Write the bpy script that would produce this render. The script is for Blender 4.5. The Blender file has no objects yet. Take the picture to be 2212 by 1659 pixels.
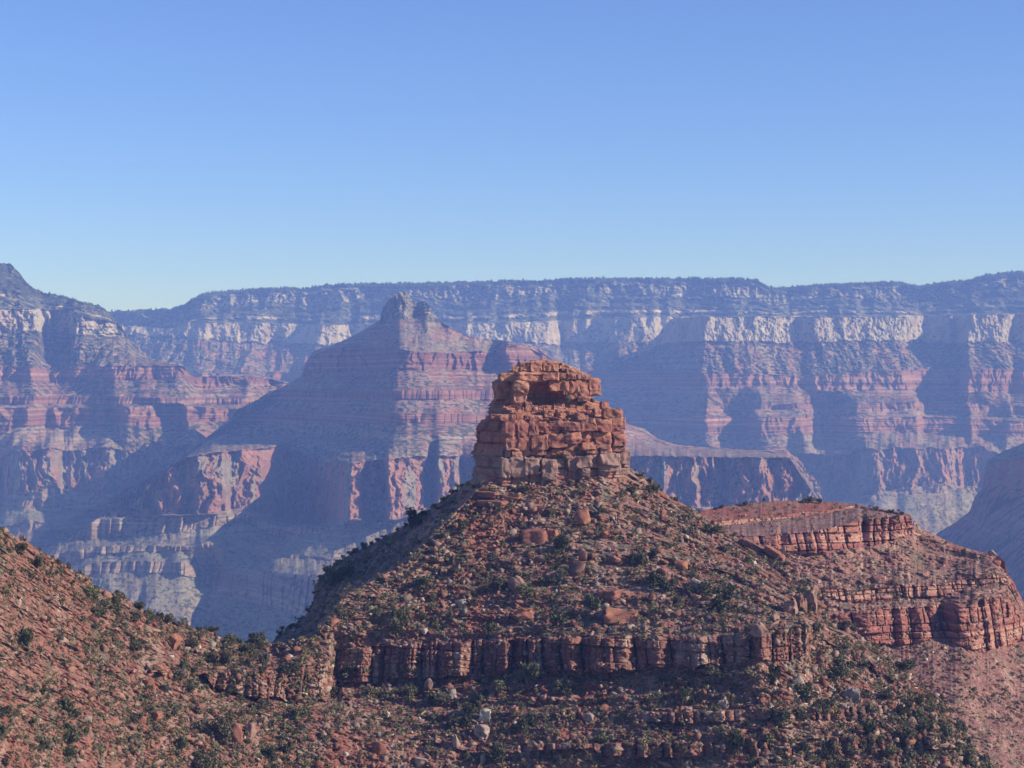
import bpy, bmesh, math, random
import numpy as np
from mathutils import Vector, Matrix, Euler
R = math.radians
SC = bpy.context.scene
COL = SC.collection
# ------------------------------------------------------------------ camera, light, exposure
W0, H0 = 2212.0, 1659.0                 # units in which the picture was measured
F = 4128.0                              # focal length in those units (30 degrees across)
CU, CV = 1106.0, 829.5
cam_d = bpy.data.cameras.new('camera'); cam = bpy.data.objects.new('camera', cam_d); COL.objects.link(cam)
cam.location = (0, 0, 0); cam.rotation_euler = (R(90), 0, 0)
cam_d.sensor_width = 36; cam_d.lens = 36 * F / W0
cam_d.clip_start = 1.0; cam_d.clip_end = 120000
SC.camera = cam
SUN_EL, SUN_AZ = 27.0, 14.0              # azimuth: degrees from +X towards the camera
wd = bpy.data.worlds.new('World'); SC.world = wd; wd.use_nodes = True
nt = wd.node_tree; bg = nt.nodes['Background']
sky = nt.nodes.new('ShaderNodeTexSky'); sky.sky_type = 'NISHITA'; sky.sun_disc = False
sky.sun_elevation = R(SUN_EL); sky.sun_rotation = R(90 + SUN_AZ)
sky.altitude = 2500; sky.air_density = 1.0; sky.dust_density = 0.1; sky.ozone_density = 8.0
tint = nt.nodes.new('ShaderNodeVectorMath'); tint.operation = 'MULTIPLY'; tint.inputs[1].default_value = (1.70, 1.47, 1.66)   # white balance of the air: a bluer clear desert sky
nt.links.new(sky.outputs[0], tint.inputs[0]); nt.links.new(tint.outputs[0], bg.inputs[0]); bg.inputs[1].default_value = 0.090
sun_d = bpy.data.lights.new('sun', 'SUN'); sun_d.energy = 5.0; sun_d.angle = R(0.5); sun_d.color = (1.0, 0.915, 0.885)
sun = bpy.data.objects.new('sun', sun_d); COL.objects.link(sun)
sdir = Vector((math.cos(R(SUN_EL)) * math.cos(R(SUN_AZ)), -math.cos(R(SUN_EL)) * math.sin(R(SUN_AZ)), math.sin(R(SUN_EL))))
sun.rotation_euler = sdir.to_track_quat('Z', 'Y').to_euler()
SC.view_settings.view_transform = 'Standard'; SC.view_settings.look = 'None'
SC.view_settings.exposure = 0.30; SC.view_settings.gamma = 1.0
SC.cycles.use_denoising = True
SC.cycles.max_bounces = 4; SC.cycles.diffuse_bounces = 1; SC.cycles.glossy_bounces = 1
SC.cycles.transmission_bounces = 0; SC.cycles.volume_bounces = 0; SC.cycles.transparent_max_bounces = 4
HAZE_D = 0.000097; HAZE_C = (0.23, 0.38, 1.0)

# ------------------------------------------------------------------ numpy noise
def _h(ix, iy, iz, seed):
    h = (ix.astype(np.int64) * 374761393 + iy.astype(np.int64) * 668265263 + iz.astype(np.int64) * 2147483647 + seed * 974711) & 0xFFFFFFFF
    h = ((h ^ (h >> 13)) * 1274126177) & 0xFFFFFFFF
    h = ((h ^ (h >> 16)) * 2246822519) & 0xFFFFFFFF
    return ((h ^ (h >> 15)) & 0xFFFFFF) / float(0xFFFFFF)
def n1(x, seed=0):
    i = np.floor(x); f = x - i; f = f * f * (3 - 2 * f); z = np.zeros_like(i)
    a = _h(i, z, z, seed); b = _h(i + 1, z, z, seed)
    return (a + (b - a) * f) * 2 - 1
def n2(x, y, seed=0):
    x, y = np.broadcast_arrays(x, y)
    i = np.floor(x); j = np.floor(y); fx = x - i; fy = y - j
    fx = fx * fx * (3 - 2 * fx); fy = fy * fy * (3 - 2 * fy); z = np.zeros_like(i)
    a = _h(i, j, z, seed); b = _h(i + 1, j, z, seed); c = _h(i, j + 1, z, seed); d = _h(i + 1, j + 1, z, seed)
    return ((a + (b - a) * fx) * (1 - fy) + (c + (d - c) * fx) * fy) * 2 - 1
def f2(x, y, octv=4, seed=0, gain=.5):
    s = 0; a = 1; t = 0
    for k in range(octv):
        c, q = math.cos(.65 + k * .9), math.sin(.65 + k * .9)          # each octave turned, so that no lattice lines show
        s = s + a * n2((x * c - y * q) * 2 ** k, (x * q + y * c) * 2 ** k, seed + k * 17); t += a; a *= gain
    return s / t
def f1(x, octv=4, seed=0, gain=.5):
    s = 0; a = 1; t = 0
    for k in range(octv):
        s = s + a * n1(x * 2 ** k, seed + k * 13); t += a; a *= gain
    return s / t
def n3(p, seed=0):
    i = np.floor(p); f = p - i; f = f * f * (3 - 2 * f); o = 0
    for dx in (0, 1):
        for dy in (0, 1):
            for dz in (0, 1):
                w = (f[:, 0] if dx else 1 - f[:, 0]) * (f[:, 1] if dy else 1 - f[:, 1]) * (f[:, 2] if dz else 1 - f[:, 2])
                o = o + w * _h(i[:, 0] + dx, i[:, 1] + dy, i[:, 2] + dz, seed)
    return o * 2 - 1
def ridge(x): return 1 - np.abs(x) * 2
def sstep(a, b, x):
    t = np.clip((x - a) / (b - a), 0, 1); return t * t * (3 - 2 * t)

# ------------------------------------------------------------------ mesh helpers
def world(u, v, d):
    return np.stack([(u - CU) / F * d, d + 0 * u, (CV - v) / F * d], -1)
def make_mesh(name, co, quads=None, tris=None, color=None, smooth=False):
    me = bpy.data.meshes.new(name)
    co = np.asarray(co, dtype=np.float32)
    loops = []; starts = []; n = 0
    if quads is not None and len(quads):
        loops.append(quads.reshape(-1)); starts.append(np.arange(len(quads)) * 4); n = len(quads) * 4
    if tris is not None and len(tris):
        loops.append(tris.reshape(-1)); starts.append(np.arange(len(tris)) * 3 + n)
    loops = np.concatenate(loops).astype(np.int32); starts = np.concatenate(starts).astype(np.int32)
    me.vertices.add(len(co)); me.vertices.foreach_set('co', co.reshape(-1))
    me.loops.add(len(loops)); me.loops.foreach_set('vertex_index', loops)
    me.polygons.add(len(starts)); me.polygons.foreach_set('loop_start', starts)
    if smooth: me.polygons.foreach_set('use_smooth', np.ones(len(starts), dtype=bool))
    me.update(calc_edges=True)
    if color is not None:
        ca = me.color_attributes.new('Col', 'FLOAT_COLOR', 'POINT')
        c4 = np.ones((len(co), 4), dtype=np.float32); c4[:, :3] = np.clip(color, 0.005, 0.9)
        ca.data.foreach_set('color', c4.reshape(-1))
    return me
def link(name, me, mat=None, parent=None):
    o = bpy.data.objects.new(name, me); COL.objects.link(o)
    if mat is not None and len(me.materials) == 0: me.materials.append(mat)
    if parent is not None: o.parent = parent
    return o
def tag(o, label=None, cat=None, group=None, kind=None):
    if label: o['label'] = label
    if cat: o['category'] = cat
    if group: o['group'] = group
    if kind: o['kind'] = kind
    return o
def gridquads(nr, nc):
    a = np.arange(nr * nc).reshape(nr, nc)
    return np.stack([a[:-1, :-1], a[1:, :-1], a[1:, 1:], a[:-1, 1:]], -1).reshape(-1, 4)

# ------------------------------------------------------------------ materials
def rock_mat(name, scale, bump=0.6, var=0.35, dist=1.0, rough=0.95):
    m = bpy.data.materials.new(name); m.use_nodes = True; t = m.node_tree; L = t.links.new
    b = t.nodes['Principled BSDF']; b.inputs['Roughness'].default_value = rough
    b.inputs['Specular IOR Level'].default_value = 0.15
    at = t.nodes.new('ShaderNodeAttribute'); at.attribute_name = 'Col'
    tc = t.nodes.new('ShaderNodeTexCoord')
    no = t.nodes.new('ShaderNodeTexNoise'); no.inputs['Scale'].default_value = scale; no.inputs['Detail'].default_value = 6; no.inputs['Roughness'].default_value = 0.7
    L(tc.outputs['Object'], no.inputs['Vector'])
    mr = t.nodes.new('ShaderNodeMapRange'); mr.inputs[1].default_value = .3; mr.inputs[2].default_value = .7
    mr.inputs[3].default_value = 1 - var; mr.inputs[4].default_value = 1 + var
    L(no.outputs['Fac'], mr.inputs[0])
    mx = t.nodes.new('ShaderNodeVectorMath'); mx.operation = 'SCALE'
    L(at.outputs['Color'], mx.inputs[0]); L(mr.outputs[0], mx.inputs['Scale'])
    L(mx.outputs[0], b.inputs['Base Color'])
    bp = t.nodes.new('ShaderNodeBump'); bp.inputs['Strength'].default_value = bump; bp.inputs['Distance'].default_value = dist
    L(no.outputs['Fac'], bp.inputs['Height']); L(bp.outputs[0], b.inputs['Normal'])
    return m
MAT_FAR = rock_mat('far_rock', 0.02, 0.5, 0.25, 12.0)
MAT_NEAR = rock_mat('scree_rock', 0.9, 0.6, 0.35, 0.5)
MAT_TOWER = rock_mat('sandstone', 0.45, 0.7, 0.28, 0.7)
MAT_BOULDER = rock_mat('boulder_rock', 4.5, 1.0, 0.30, 0.35)
MAT_STONE = rock_mat('loose_stone', 1.3, 0.5, 0.30, 0.3)
def leaf_mat():
    m = bpy.data.materials.new('juniper_leaves'); m.use_nodes = True; t = m.node_tree; L = t.links.new
    b = t.nodes['Principled BSDF']; b.inputs['Roughness'].default_value = 0.8; b.inputs['Specular IOR Level'].default_value = 0.2
    at = t.nodes.new('ShaderNodeAttribute'); at.attribute_name = 'Col'
    oi = t.nodes.new('ShaderNodeObjectInfo')
    mr = t.nodes.new('ShaderNodeMapRange'); mr.inputs[3].default_value = .75; mr.inputs[4].default_value = 1.35
    L(oi.outputs['Random'], mr.inputs[0])
    mx = t.nodes.new('ShaderNodeVectorMath'); mx.operation = 'SCALE'
    L(at.outputs['Color'], mx.inputs[0]); L(mr.outputs[0], mx.inputs['Scale']); L(mx.outputs[0], b.inputs['Base Color'])
    return m
MAT_LEAF = leaf_mat()

# ------------------------------------------------------------------ terrain lofts
def stair(n, seed, sharp=.08, jitter=.6):
    """monotone staircase on [0,1]: n cliff/bench pairs -> how depth grows with height"""
    r = np.random.RandomState(seed)
    xs = [0.]; rates = []
    for k in range(n):
        w = 1 + jitter * (r.rand() * 2 - 1); c = .3 + .3 * r.rand()
        xs += [xs[-1] + w * (1 - c), xs[-1] + w]; rates += [1.0, sharp]
    xs = np.array(xs) / xs[-1]; y = np.concatenate([[0], np.cumsum(np.diff(xs) * np.array(rates))]); y /= y[-1]
    return xs, y
def cols_profile(s, z, wmin, wmax, seed, z0, z1, lean=.0):
    """rock columns: sharp-nosed prisms; the lit right facet widens towards the top. returns (bulge 0..1, joint 0..1, random)"""
    r = np.random.RandomState(seed); lo, hi = s.min() - 2 * wmax, s.max() + 2 * wmax
    b = [lo]
    while b[-1] < hi: b.append(b[-1] + wmin + (1.35 * wmax - wmin) * r.rand() ** 2)
    b = np.array(b); n = len(b)
    sw = s + f2(s / wmax * .6, z / wmax * .8, 2, seed + 5) * wmin * .45
    i = np.clip(np.searchsorted(b, sw) - 1, 0, n - 2); w = b[i + 1] - b[i]; t = (sw - b[i]) / w
    tz = np.clip((z - z0) / (z1 - z0), 0, 1)
    nose = (.35 + .5 * r.rand(n))[i] + (.35 * (r.rand(n) - .3))[i] * (1 - tz); nose = np.clip(nose, .12, .9)
    bul = np.where(t < nose, t / nose, (1 - t) / (1 - nose)); rnd = r.rand(n)[i]
    e = np.minimum(t, 1 - t) * w
    return bul ** .7, e, rnd
def masonry(s, z, hmin, hmax, wmin, wmax, seed):
    """irregular courses of blocks. returns (distance to nearest joint in m, random per block, random per course)"""
    r = np.random.RandomState(seed)
    zz = z + n1(s / (wmax * 3), seed + 1) * hmin * .25
    b = [zz.min() - hmax]
    while b[-1] < zz.max() + hmax: b.append(b[-1] + hmin + (hmax - hmin) * r.rand() ** 1.4)
    b = np.array(b); i = np.clip(np.searchsorted(b, zz) - 1, 0, len(b) - 2)
    ez = np.minimum(zz - b[i], b[i + 1] - zz); e = np.empty_like(ez); rn = np.empty_like(ez); rc = r.rand(len(b))[i]
    for k in np.unique(i):
        m = i == k; bb = [s.min() - wmax * (1 + r.rand())]
        while bb[-1] < s.max() + wmax: bb.append(bb[-1] + wmin + (wmax - wmin) * r.rand() ** 1.3)
        bb = np.array(bb); ss = s[m] + n2(z[m] / hmin, z[m] * 0 + k, seed + 3) * wmin * .12
        j = np.clip(np.searchsorted(bb, ss) - 1, 0, len(bb) - 2)
        e[m] = np.minimum(ss - bb[j], bb[j + 1] - ss); rn[m] = r.rand(len(bb))[j]
    return np.minimum(e, ez), rn, rc

def line_at(pts, U, smooth=0, which=1):
    a = np.array([p[0] for p in pts], float); b = np.array([p[which] for p in pts], float)
    o = np.argsort(a, kind='stable'); y = np.interp(U, a[o], b[o])
    if smooth:
        k = max(1, int(smooth / (U[1] - U[0]))); ker = np.hanning(2 * k + 3)[1:-1]; ker /= ker.sum()
        y = np.convolve(np.pad(y, k, mode='edge'), ker, mode='valid')
    return y
class Loft: pass
def loft(name, lines, segs, u0, u1, nu, plan=None, d0=0, mat=None, label=None, seed=1, dscale=1.0, plan_smooth=6, back=None, kind='structure', wob=0):
    """lines: top to bottom, each {'v':[(u,v)..],'d':[(u,d)..] or number,'w':plan weight,'j':v jitter}; a segment lies between neighbours.
    Every point gets its own distance; the surface goes on behind the skyline ('back')."""
    U = np.linspace(u0, u1, nu)
    P = line_at(plan, U, plan_smooth) if plan else 0 * U
    LV, LD = [], []
    for k, l in enumerate(lines):
        v = line_at(l['v'], U, l.get('sv', 0))
        if l.get('j'): v = v + l['j'] * f1(U / l.get('jw', 14.), 4, seed * 31 + k, .5)
        d = l['d'] if not isinstance(l['d'], list) else line_at(l['d'], U, l.get('sd', 8))
        pl = line_at(l['plan'], U, plan_smooth) if 'plan' in l else P
        if l.get('wob', wob): pl = np.interp(U + 16 * f1(U / 70. + k * 3.1, 2, seed + k) + l.get('du', 0), U, pl) + l.get('wob', wob) * f1(U / 34. + k * 7.7, 2, seed * 3 + k, .5)
        LV.append(v); LD.append(d0 + d + pl * l.get('w', 1.) + 0 * U)
    for k in range(1, len(lines)):
        if not lines[k].get('hidden'): LV[k] = np.maximum(LV[k], LV[k - 1] + .02)
    rows = []; n = 0
    VV, DD, SS, TT = [], [], [], []
    for k, s in enumerate(segs):
        m = s['n']; t = np.linspace(0, 1, m, endpoint=(k == len(segs) - 1))[:, None]
        tt = t
        if s.get('stair'):
            xs, ys = s['stair']; tw = np.clip(1 - t + (.5 / max(m, 2)) + .02 * np.sin(np.pi * t) * f1(U / 40., 3, seed + k)[None], 0, 1)
            td = 1 - np.interp(tw, xs, ys)
            td = np.where(t <= 0, 0, td) + 0 * U[None]
        else: td = t ** s.get('pow', 1.) + 0 * U[None]
        VV.append(LV[k][None] * (1 - tt) + LV[k + 1][None] * tt); DD.append(LD[k][None] * (1 - td) + LD[k + 1][None] * td)
        SS.append(np.full((m, nu), k)); TT.append(tt + 0 * U[None])
    V = np.concatenate(VV); D = np.concatenate(DD); S = np.concatenate(SS); T = np.concatenate(TT)
    UU = np.broadcast_to(U[None], V.shape).copy()
    X = (UU - CU) / F * D; Z = (CV - V) / F * D
    delta = np.zeros_like(D); C = np.zeros(D.shape + (3,))
    rs = np.random.RandomState(seed)
    for k, s in enumerate(segs):
        m = S == k
        x, z, u, v, t, d = X[m], Z[m], UU[m], V[m], T[m], D[m]
        dl = np.zeros_like(x)
        tap = np.minimum(1, np.minimum(t, 1 - t) * 22 + .45) if s.get('taper', True) else 1
        for (kind_, *a) in s.get('disp', []):
            if kind_ == 'rib':          # vertical ribs and flutes (width, amplitude)
                w, A = a; q = f2((x + .5 * w * f2(x / (w * 1.3), z / (w * 1.1), 3, seed + 77)) / w, z / (w * 2.6), 3, seed * 7 + k, .6); dl += A * np.abs(q) * 1.6 * tap
            elif kind_ == 'spur':       # wedge-shaped spurs, wider at the foot
                w, A = a; q = f2(x / w + 3.3, z / (w * 9), 2, seed * 5); dl += A * np.abs(q) * (.3 + .7 * t)
            elif kind_ == 'rough':
                w, A = a; dl += A * f2(x / w, (z * 1.7 + d) / w, 4, seed * 3 + k, .65)
            elif kind_ == 'ledge':      # thin beds sticking out and in with height
                w, A = a; dl += A * f2(z / w + f1(x / (w * 40), 2, 5) * .6, x / (w * 60), 3, seed + 40, .7) * tap
            elif kind_ == 'cols':
                wmin, wmax, A = a; b, e, rn = cols_profile(x, z, wmin, wmax, seed * 11 + k, z.min(), z.max())
                dl += -A * (b * (.15 + .85 * rn ** 1.4) + .9 * f2(x / (wmax * 2.2), z / (wmax * 6), 2, seed + k)) * tap + A * .5 * (1 - sstep(0, wmin * .12, e)) * tap
            elif kind_ == 'blocks':
                hmin, hmax, wmin, wmax, A = a; e, rn, rc = masonry(x, z, hmin, hmax, wmin, wmax, seed * 13 + k)
                dl += A * (rn * .8 - .5 + rc * .5) * tap + A * .8 * (1 - sstep(0, hmin * .18, e)) * tap
        thick = (LV[k + 1] - LV[k])[None] + 0 * V; dl = dl * sstep(1.5, 11, thick[m])      # no relief where a bed pinches out
        delta[m] = dl * dscale
        c = s['col'](x, z, u, v, t, d, rs)
        C[m] = c
    D2 = D + delta
    P3 = world(UU, V, D2)
    nr = V.shape[0]
    co = P3.reshape(-1, 3); cc = C.reshape(-1, 3)
    lf = Loft(); lf.U = U; lf.V = V; lf.D = D2; lf.S = S; lf.P3 = P3; lf.name = name
    # what lies behind the skyline: the surface carries on away from the camera and down
    if back:
        bd, bz, bn = back
        top = P3[0]; rowsb = []
        for q in range(bn, 0, -1):
            f = q / bn
            r_ = top.copy(); sc = 1 + bd * f / top[:, 1].mean()
            r_ = r_ * np.array([sc, sc, 1]); r_[:, 2] = top[:, 2] - bz * f - abs(bz) * .06 * np.abs(f1(U / 30., 3, seed + q)) - 1.0 * f
            rowsb.append(r_)
        nb = len(rowsb)
        co = np.concatenate([np.concatenate(rowsb), co]); cc = np.concatenate([np.concatenate([C[0]] * nb), cc]); nr += nb
    me = make_mesh(name, co, gridquads(nr, nu), color=cc)
    o = link(name, me, mat); tag(o, label=label, kind=kind)
    lf.obj = o
    return lf

def C_(r, g, b): return np.array([r, g, b])
def mixc(a, b, f): return a * (1 - f[:, None]) + b * f[:, None]
def veg(c, x, z, d, size, amount, rs, green=C_(.045, .06, .035)):
    """speckles of scrub: the plants' own colour on the ground's own colour"""
    q = n2(x / size, (z * 1.3 + d * .35) / size, 91) + .5 * n2(x / size * 2.3, (z + d * .5) / size * 2.3, 92) + .5 * f2(x / (size * 18), z / (size * 18), 2, 97)
    f = sstep(.9 - amount * 1.7, 1.1 - amount * 1.7, q)
    return mixc(c, green, f * .9)
def strat(kindname, sz=1.0):
    def f(x, z, u, v, t, d, rs):
        N = len(x); g = rs.rand(N)
        big = f2(x / (60 * sz), z / (60 * sz), 3, 3)
        if kindname == 'kaibab':
            c = mixc(C_(.42, .38, .31) + 0 * x[:, None], C_(.26, .23, .18), sstep(-.2, .3, big))
            c = veg(c, x, z, d, 13 * sz, .56, rs)
        elif kindname == 'woodslope':
            c = mixc(C_(.21, .20, .15) + 0 * x[:, None], C_(.16, .145, .105), sstep(-.2, .3, big)); c = veg(c, x, z, d, 14 * sz, .70, rs)
            c = mixc(c, C_(.50, .42, .33), sstep(.66, .72, t) * sstep(.84, .78, t) * sstep(-.1, .2, big))
        elif kindname == 'coconino':
            st = f2(x / (14 * sz), z / (90 * sz), 3, 12)
            c = mixc(C_(.48, .43, .36) + 0 * x[:, None], C_(.39, .31, .26), sstep(-.1, .4, st)); c = veg(c, x, z, d, 15 * sz, .24, rs)
        elif kindname == 'hermit':
            c = mixc(C_(.27, .20, .155) + 0 * x[:, None], C_(.30, .15, .11), sstep(-.1, .35, big)); c = veg(c, x, z, d, 14 * sz, .60, rs)
            c = mixc(c, C_(.55, .50, .42), (rs.rand(N) > .965).astype(float) * .8)
        elif kindname in ('supai', 'supaislope'):
            b = f2(z / (9 * sz) + .4 * f1(x / (300 * sz), 2, 8), x / (900 * sz), 3, 21)
            c = mixc(C_(.275, .135, .105) + 0 * x[:, None], C_(.38, .235, .185), sstep(.05, .4, b))
            c = mixc(c, C_(.20, .095, .08), sstep(.1, .5, -b))
            if kindname == 'supaislope': c = mixc(c, C_(.30, .215, .175), sstep(-.5, .2, big) * .85); c = veg(c, x, z, d, 12 * sz, .42, rs)
        elif kindname == 'redwall':
            st = f2(x / (22 * sz), z / (200 * sz), 4, 33, .6)
            c = mixc(C_(.36, .18, .14) + 0 * x[:, None], C_(.29, .25, .21), sstep(-.05, .25, st)); c = mixc(c, C_(.44, .235, .18), sstep(.1, .4, -st) * .7)
            c = veg(c, x, z, d, 12 * sz, .08, rs)
        elif kindname == 'muav':
            b = f2(z / (8 * sz), x / (700 * sz), 3, 24)
            c = mixc(C_(.27, .19, .15) + 0 * x[:, None], C_(.36, .28, .22), sstep(-.2, .3, b)); c = veg(c, x, z, d, 12 * sz, .25, rs)
        elif kindname == 'tonto':
            c = mixc(C_(.27, .245, .19) + 0 * x[:, None], C_(.30, .24, .19), sstep(-.3, .3, big)); c = mixc(c, C_(.19, .16, .125), sstep(.1, .4, f2((x + z * 1.3 + 20 * sz * f2(x / (80 * sz), z / (80 * sz), 2, 58)) / (13 * sz), z / (60 * sz), 3, 55)) * .35); c = veg(c, x, z, d, 9 * sz, .28, rs)
        elif kindname == 'redslope':
            c = mixc(C_(.32, .185, .145) + 0 * x[:, None], C_(.30, .235, .185), sstep(-.3, .2, big)); c = veg(c, x, z, d, 12 * sz, .34, rs)
            c = mixc(c, C_(.5, .42, .35), (rs.rand(N) > .98).astype(float) * .7)
        elif kindname == 'gorge':
            c = mixc(C_(.15, .10, .085) + 0 * x[:, None], C_(.22, .14, .11), sstep(-.2, .3, big))
        elif kindname == 'darkwood':
            c = C_(.045, .06, .035) * (1 + 0 * x[:, None])
        bed = f2(z / (5.5 * sz) + .6 * f1(x / (200 * sz), 2, 18), x / (500 * sz), 2, 57)
        if kindname not in ('coconino', 'darkwood', 'redwall'): c = c * (1 + (.26 * sstep(-.1, .45, bed) - .12 * sstep(.0, .5, -bed)) * (.35 + .9 * sstep(-.4, .5, f2(x / (120 * sz), z / (40 * sz), 2, 59))))[:, None]
        c = c * .74 * (0.76 + .48 * g)[:, None]
        return c
    return f
def pl(s):
    """'u,v u,v ...' -> list of pairs"""
    return [tuple(float(q) for q in p.split(',')) for p in s.split()]

# ------------------------------------------------------------------ canyon floor
def floor():
    n = 161; g = np.linspace(-1, 1, n); g = np.sign(g) * np.abs(g) ** 1.6
    X, Y = np.meshgrid(g * 17500, g * 17500 + 9000)
    Z = -900 + 60 * f2(X / 1500., Y / 1500., 4, 5)
    co = np.stack([X, Y, Z], -1).reshape(-1, 3)
    c = np.broadcast_to(C_(.24, .19, .15), co.shape) * (1 + .15 * f2(co[:, 0] / 300, co[:, 1] / 300, 3, 8))[:, None]
    q = gridquads(n, n)[:, ::-1]
    tag(link('ground', make_mesh('ground', co, q, color=c), MAT_FAR), 'canyon floor far below the rims', kind='structure')
floor()

# ------------------------------------------------------------------ far rim (the long flat plateau edge)
RIM = pl('200,690 240,672 300,671 370,668 400,655 425,640 440,634 500,628 560,624 620,622 660,623 700,616 800,612 900,612 1000,609 1100,607 1195,606 1205,602 1400,601 1600,602 1635,605 1655,617 1670,622 1720,619 1780,615 1850,612 1900,610 1940,609 1960,613 1985,619 2030,610 2090,606 2110,600 2130,594 2180,588 2212,587 2280,583')
planA = pl('200,300 300,180 430,0 470,20 520,40 560,60 580,160 640,160 690,-60 750,20 756,160 840,120 900,20 980,-60 1080,-60 1194,20 1204,220 1290,160 1320,-60 1412,-20 1424,200 1500,100 1640,-100 1700,150 1800,100 1950,-100 1990,150 2090,-50 2130,-150 2212,-200 2280,-200')
planK = pl('200,300 300,160 430,-60 520,60 600,-30 640,60 745,-40 800,40 900,-40 1000,60 1100,-30 1190,20 1300,-50 1330,90 1420,0 1500,60 1560,-60 1640,-20 1700,120 1800,60 1900,60 1990,60 2090,-20 2130,-80 2280,-100')
RIMLOFT = loft('canyon_rim', [
    dict(v=RIM, d=0, plan=planK, wob=50, j=2.4, jw=2.2),
    dict(v=[(u, v + 6) for u, v in RIM], d=-40, plan=planK, wob=60, j=3, jw=10),
    dict(v=[(u, v + 13) for u, v in RIM], d=-60, plan=planK, wob=80, j=8, jw=16),
    dict(v=[(u, v + 34 + 8 * math.sin(u * .02)) for u, v in RIM], d=-140, plan=planK, wob=80, j=6, jw=14),
    dict(v=pl('200,696 300,690 500,697 700,702 1000,700 1200,694 1300,687 1500,684 1900,683 2280,676'), d=-520, w=1.0, wob=70, j=2, jw=20),
    dict(v=pl('200,725 300,722 420,730 500,740 600,738 700,745 760,742 1000,738 1200,742 1300,742 1400,738 1500,738 1900,740 2280,742'), d=-570, w=1.0, wob=70, j=8, jw=12),
    dict(v=pl('200,800 400,808 600,805 700,800 1000,805 1300,800 2280,800'), d=-1100, w=.9, wob=90, j=3, jw=20),
    dict(v=pl('200,850 420,845 640,845 1300,850 2280,850'), d=-1180, w=.9, wob=90, j=3, jw=20),
    dict(v=pl('200,960 640,960 1300,980 2280,980'), d=-1700, w=.8),
    ], [
    dict(n=4, col=strat('darkwood'), disp=[('rough', 30, 25)]),
    dict(n=8, col=strat('woodslope', 1.0), disp=[('rough', 60, 40), ('spur', 160, 70)]),
    dict(n=20, col=strat('kaibab', 1.0), disp=[('rib', 60, 70), ('rib', 20, 22), ('rough', 40, 24), ('ledge', 12, 16)]),
    dict(n=48, col=strat('woodslope', 1.0), disp=[('spur', 260, 170), ('spur', 90, 60), ('rough', 60, 40), ('rough', 20, 12)], stair=stair(4, 3)),
    dict(n=44, col=strat('coconino', 1.0), disp=[('rib', 90, 14), ('rib', 30, 13), ('rib', 12, 9), ('rough', 30, 7)]),
    dict(n=52, col=strat('hermit', 1.0), disp=[('spur', 230, 190), ('spur', 80, 90), ('rib', 60, 50), ('rough', 50, 34), ('rough', 18, 12)]),
    dict(n=30, col=strat('supai', 1.0), disp=[('rib', 60, 50), ('ledge', 14, 16)]),
    dict(n=50, col=strat('supaislope', 1.0), disp=[('spur', 300, 150), ('rough', 60, 20)], stair=stair(5, 4)),
    ], 200, 2290, 1500, plan=planA, d0=11600, mat=MAT_FAR, seed=2, back=(2600, 90, 10), label='long flat canyon rim wooded on top under the sky')

# ------------------------------------------------------------------ right wall (big terraced wall under the rim)
TB = pl('1230,838 1280,810 1290,805 1330,785 1370,764 1400,746 1425,720 1436,700 1450,690 1478,686 1520,684 1700,684 1900,685 1960,684 2000,682 2212,678 2290,676')
planB = pl('1230,1500 1340,1100 1410,700 1440,480 1512,-230 1525,-250 1640,-170 1700,-120 1722,-60 1745,-140 1830,-90 1900,-30 1958,30 1968,150 2000,300 2070,220 2085,-150 2140,-90 2175,-60 2190,60 2215,-20 2290,60')
planS = pl('1230,715 1350,495 1420,330 1520,-55 1600,110 1636,-121 1660,-99 1743,-33 1750,143 1790,231 1834,-33 1850,-88 1900,-55 1990,-33 1998,193 2083,165 2092,44 2120,88 2170,66 2180,0 2290,55')
planR = pl('1230,700 1420,300 1600,230 1720,230 1780,160 1850,60 1859,-60 1880,-80 1960,-30 2040,30 2052,40 2060,200 2110,270 2200,240 2290,240')
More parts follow.
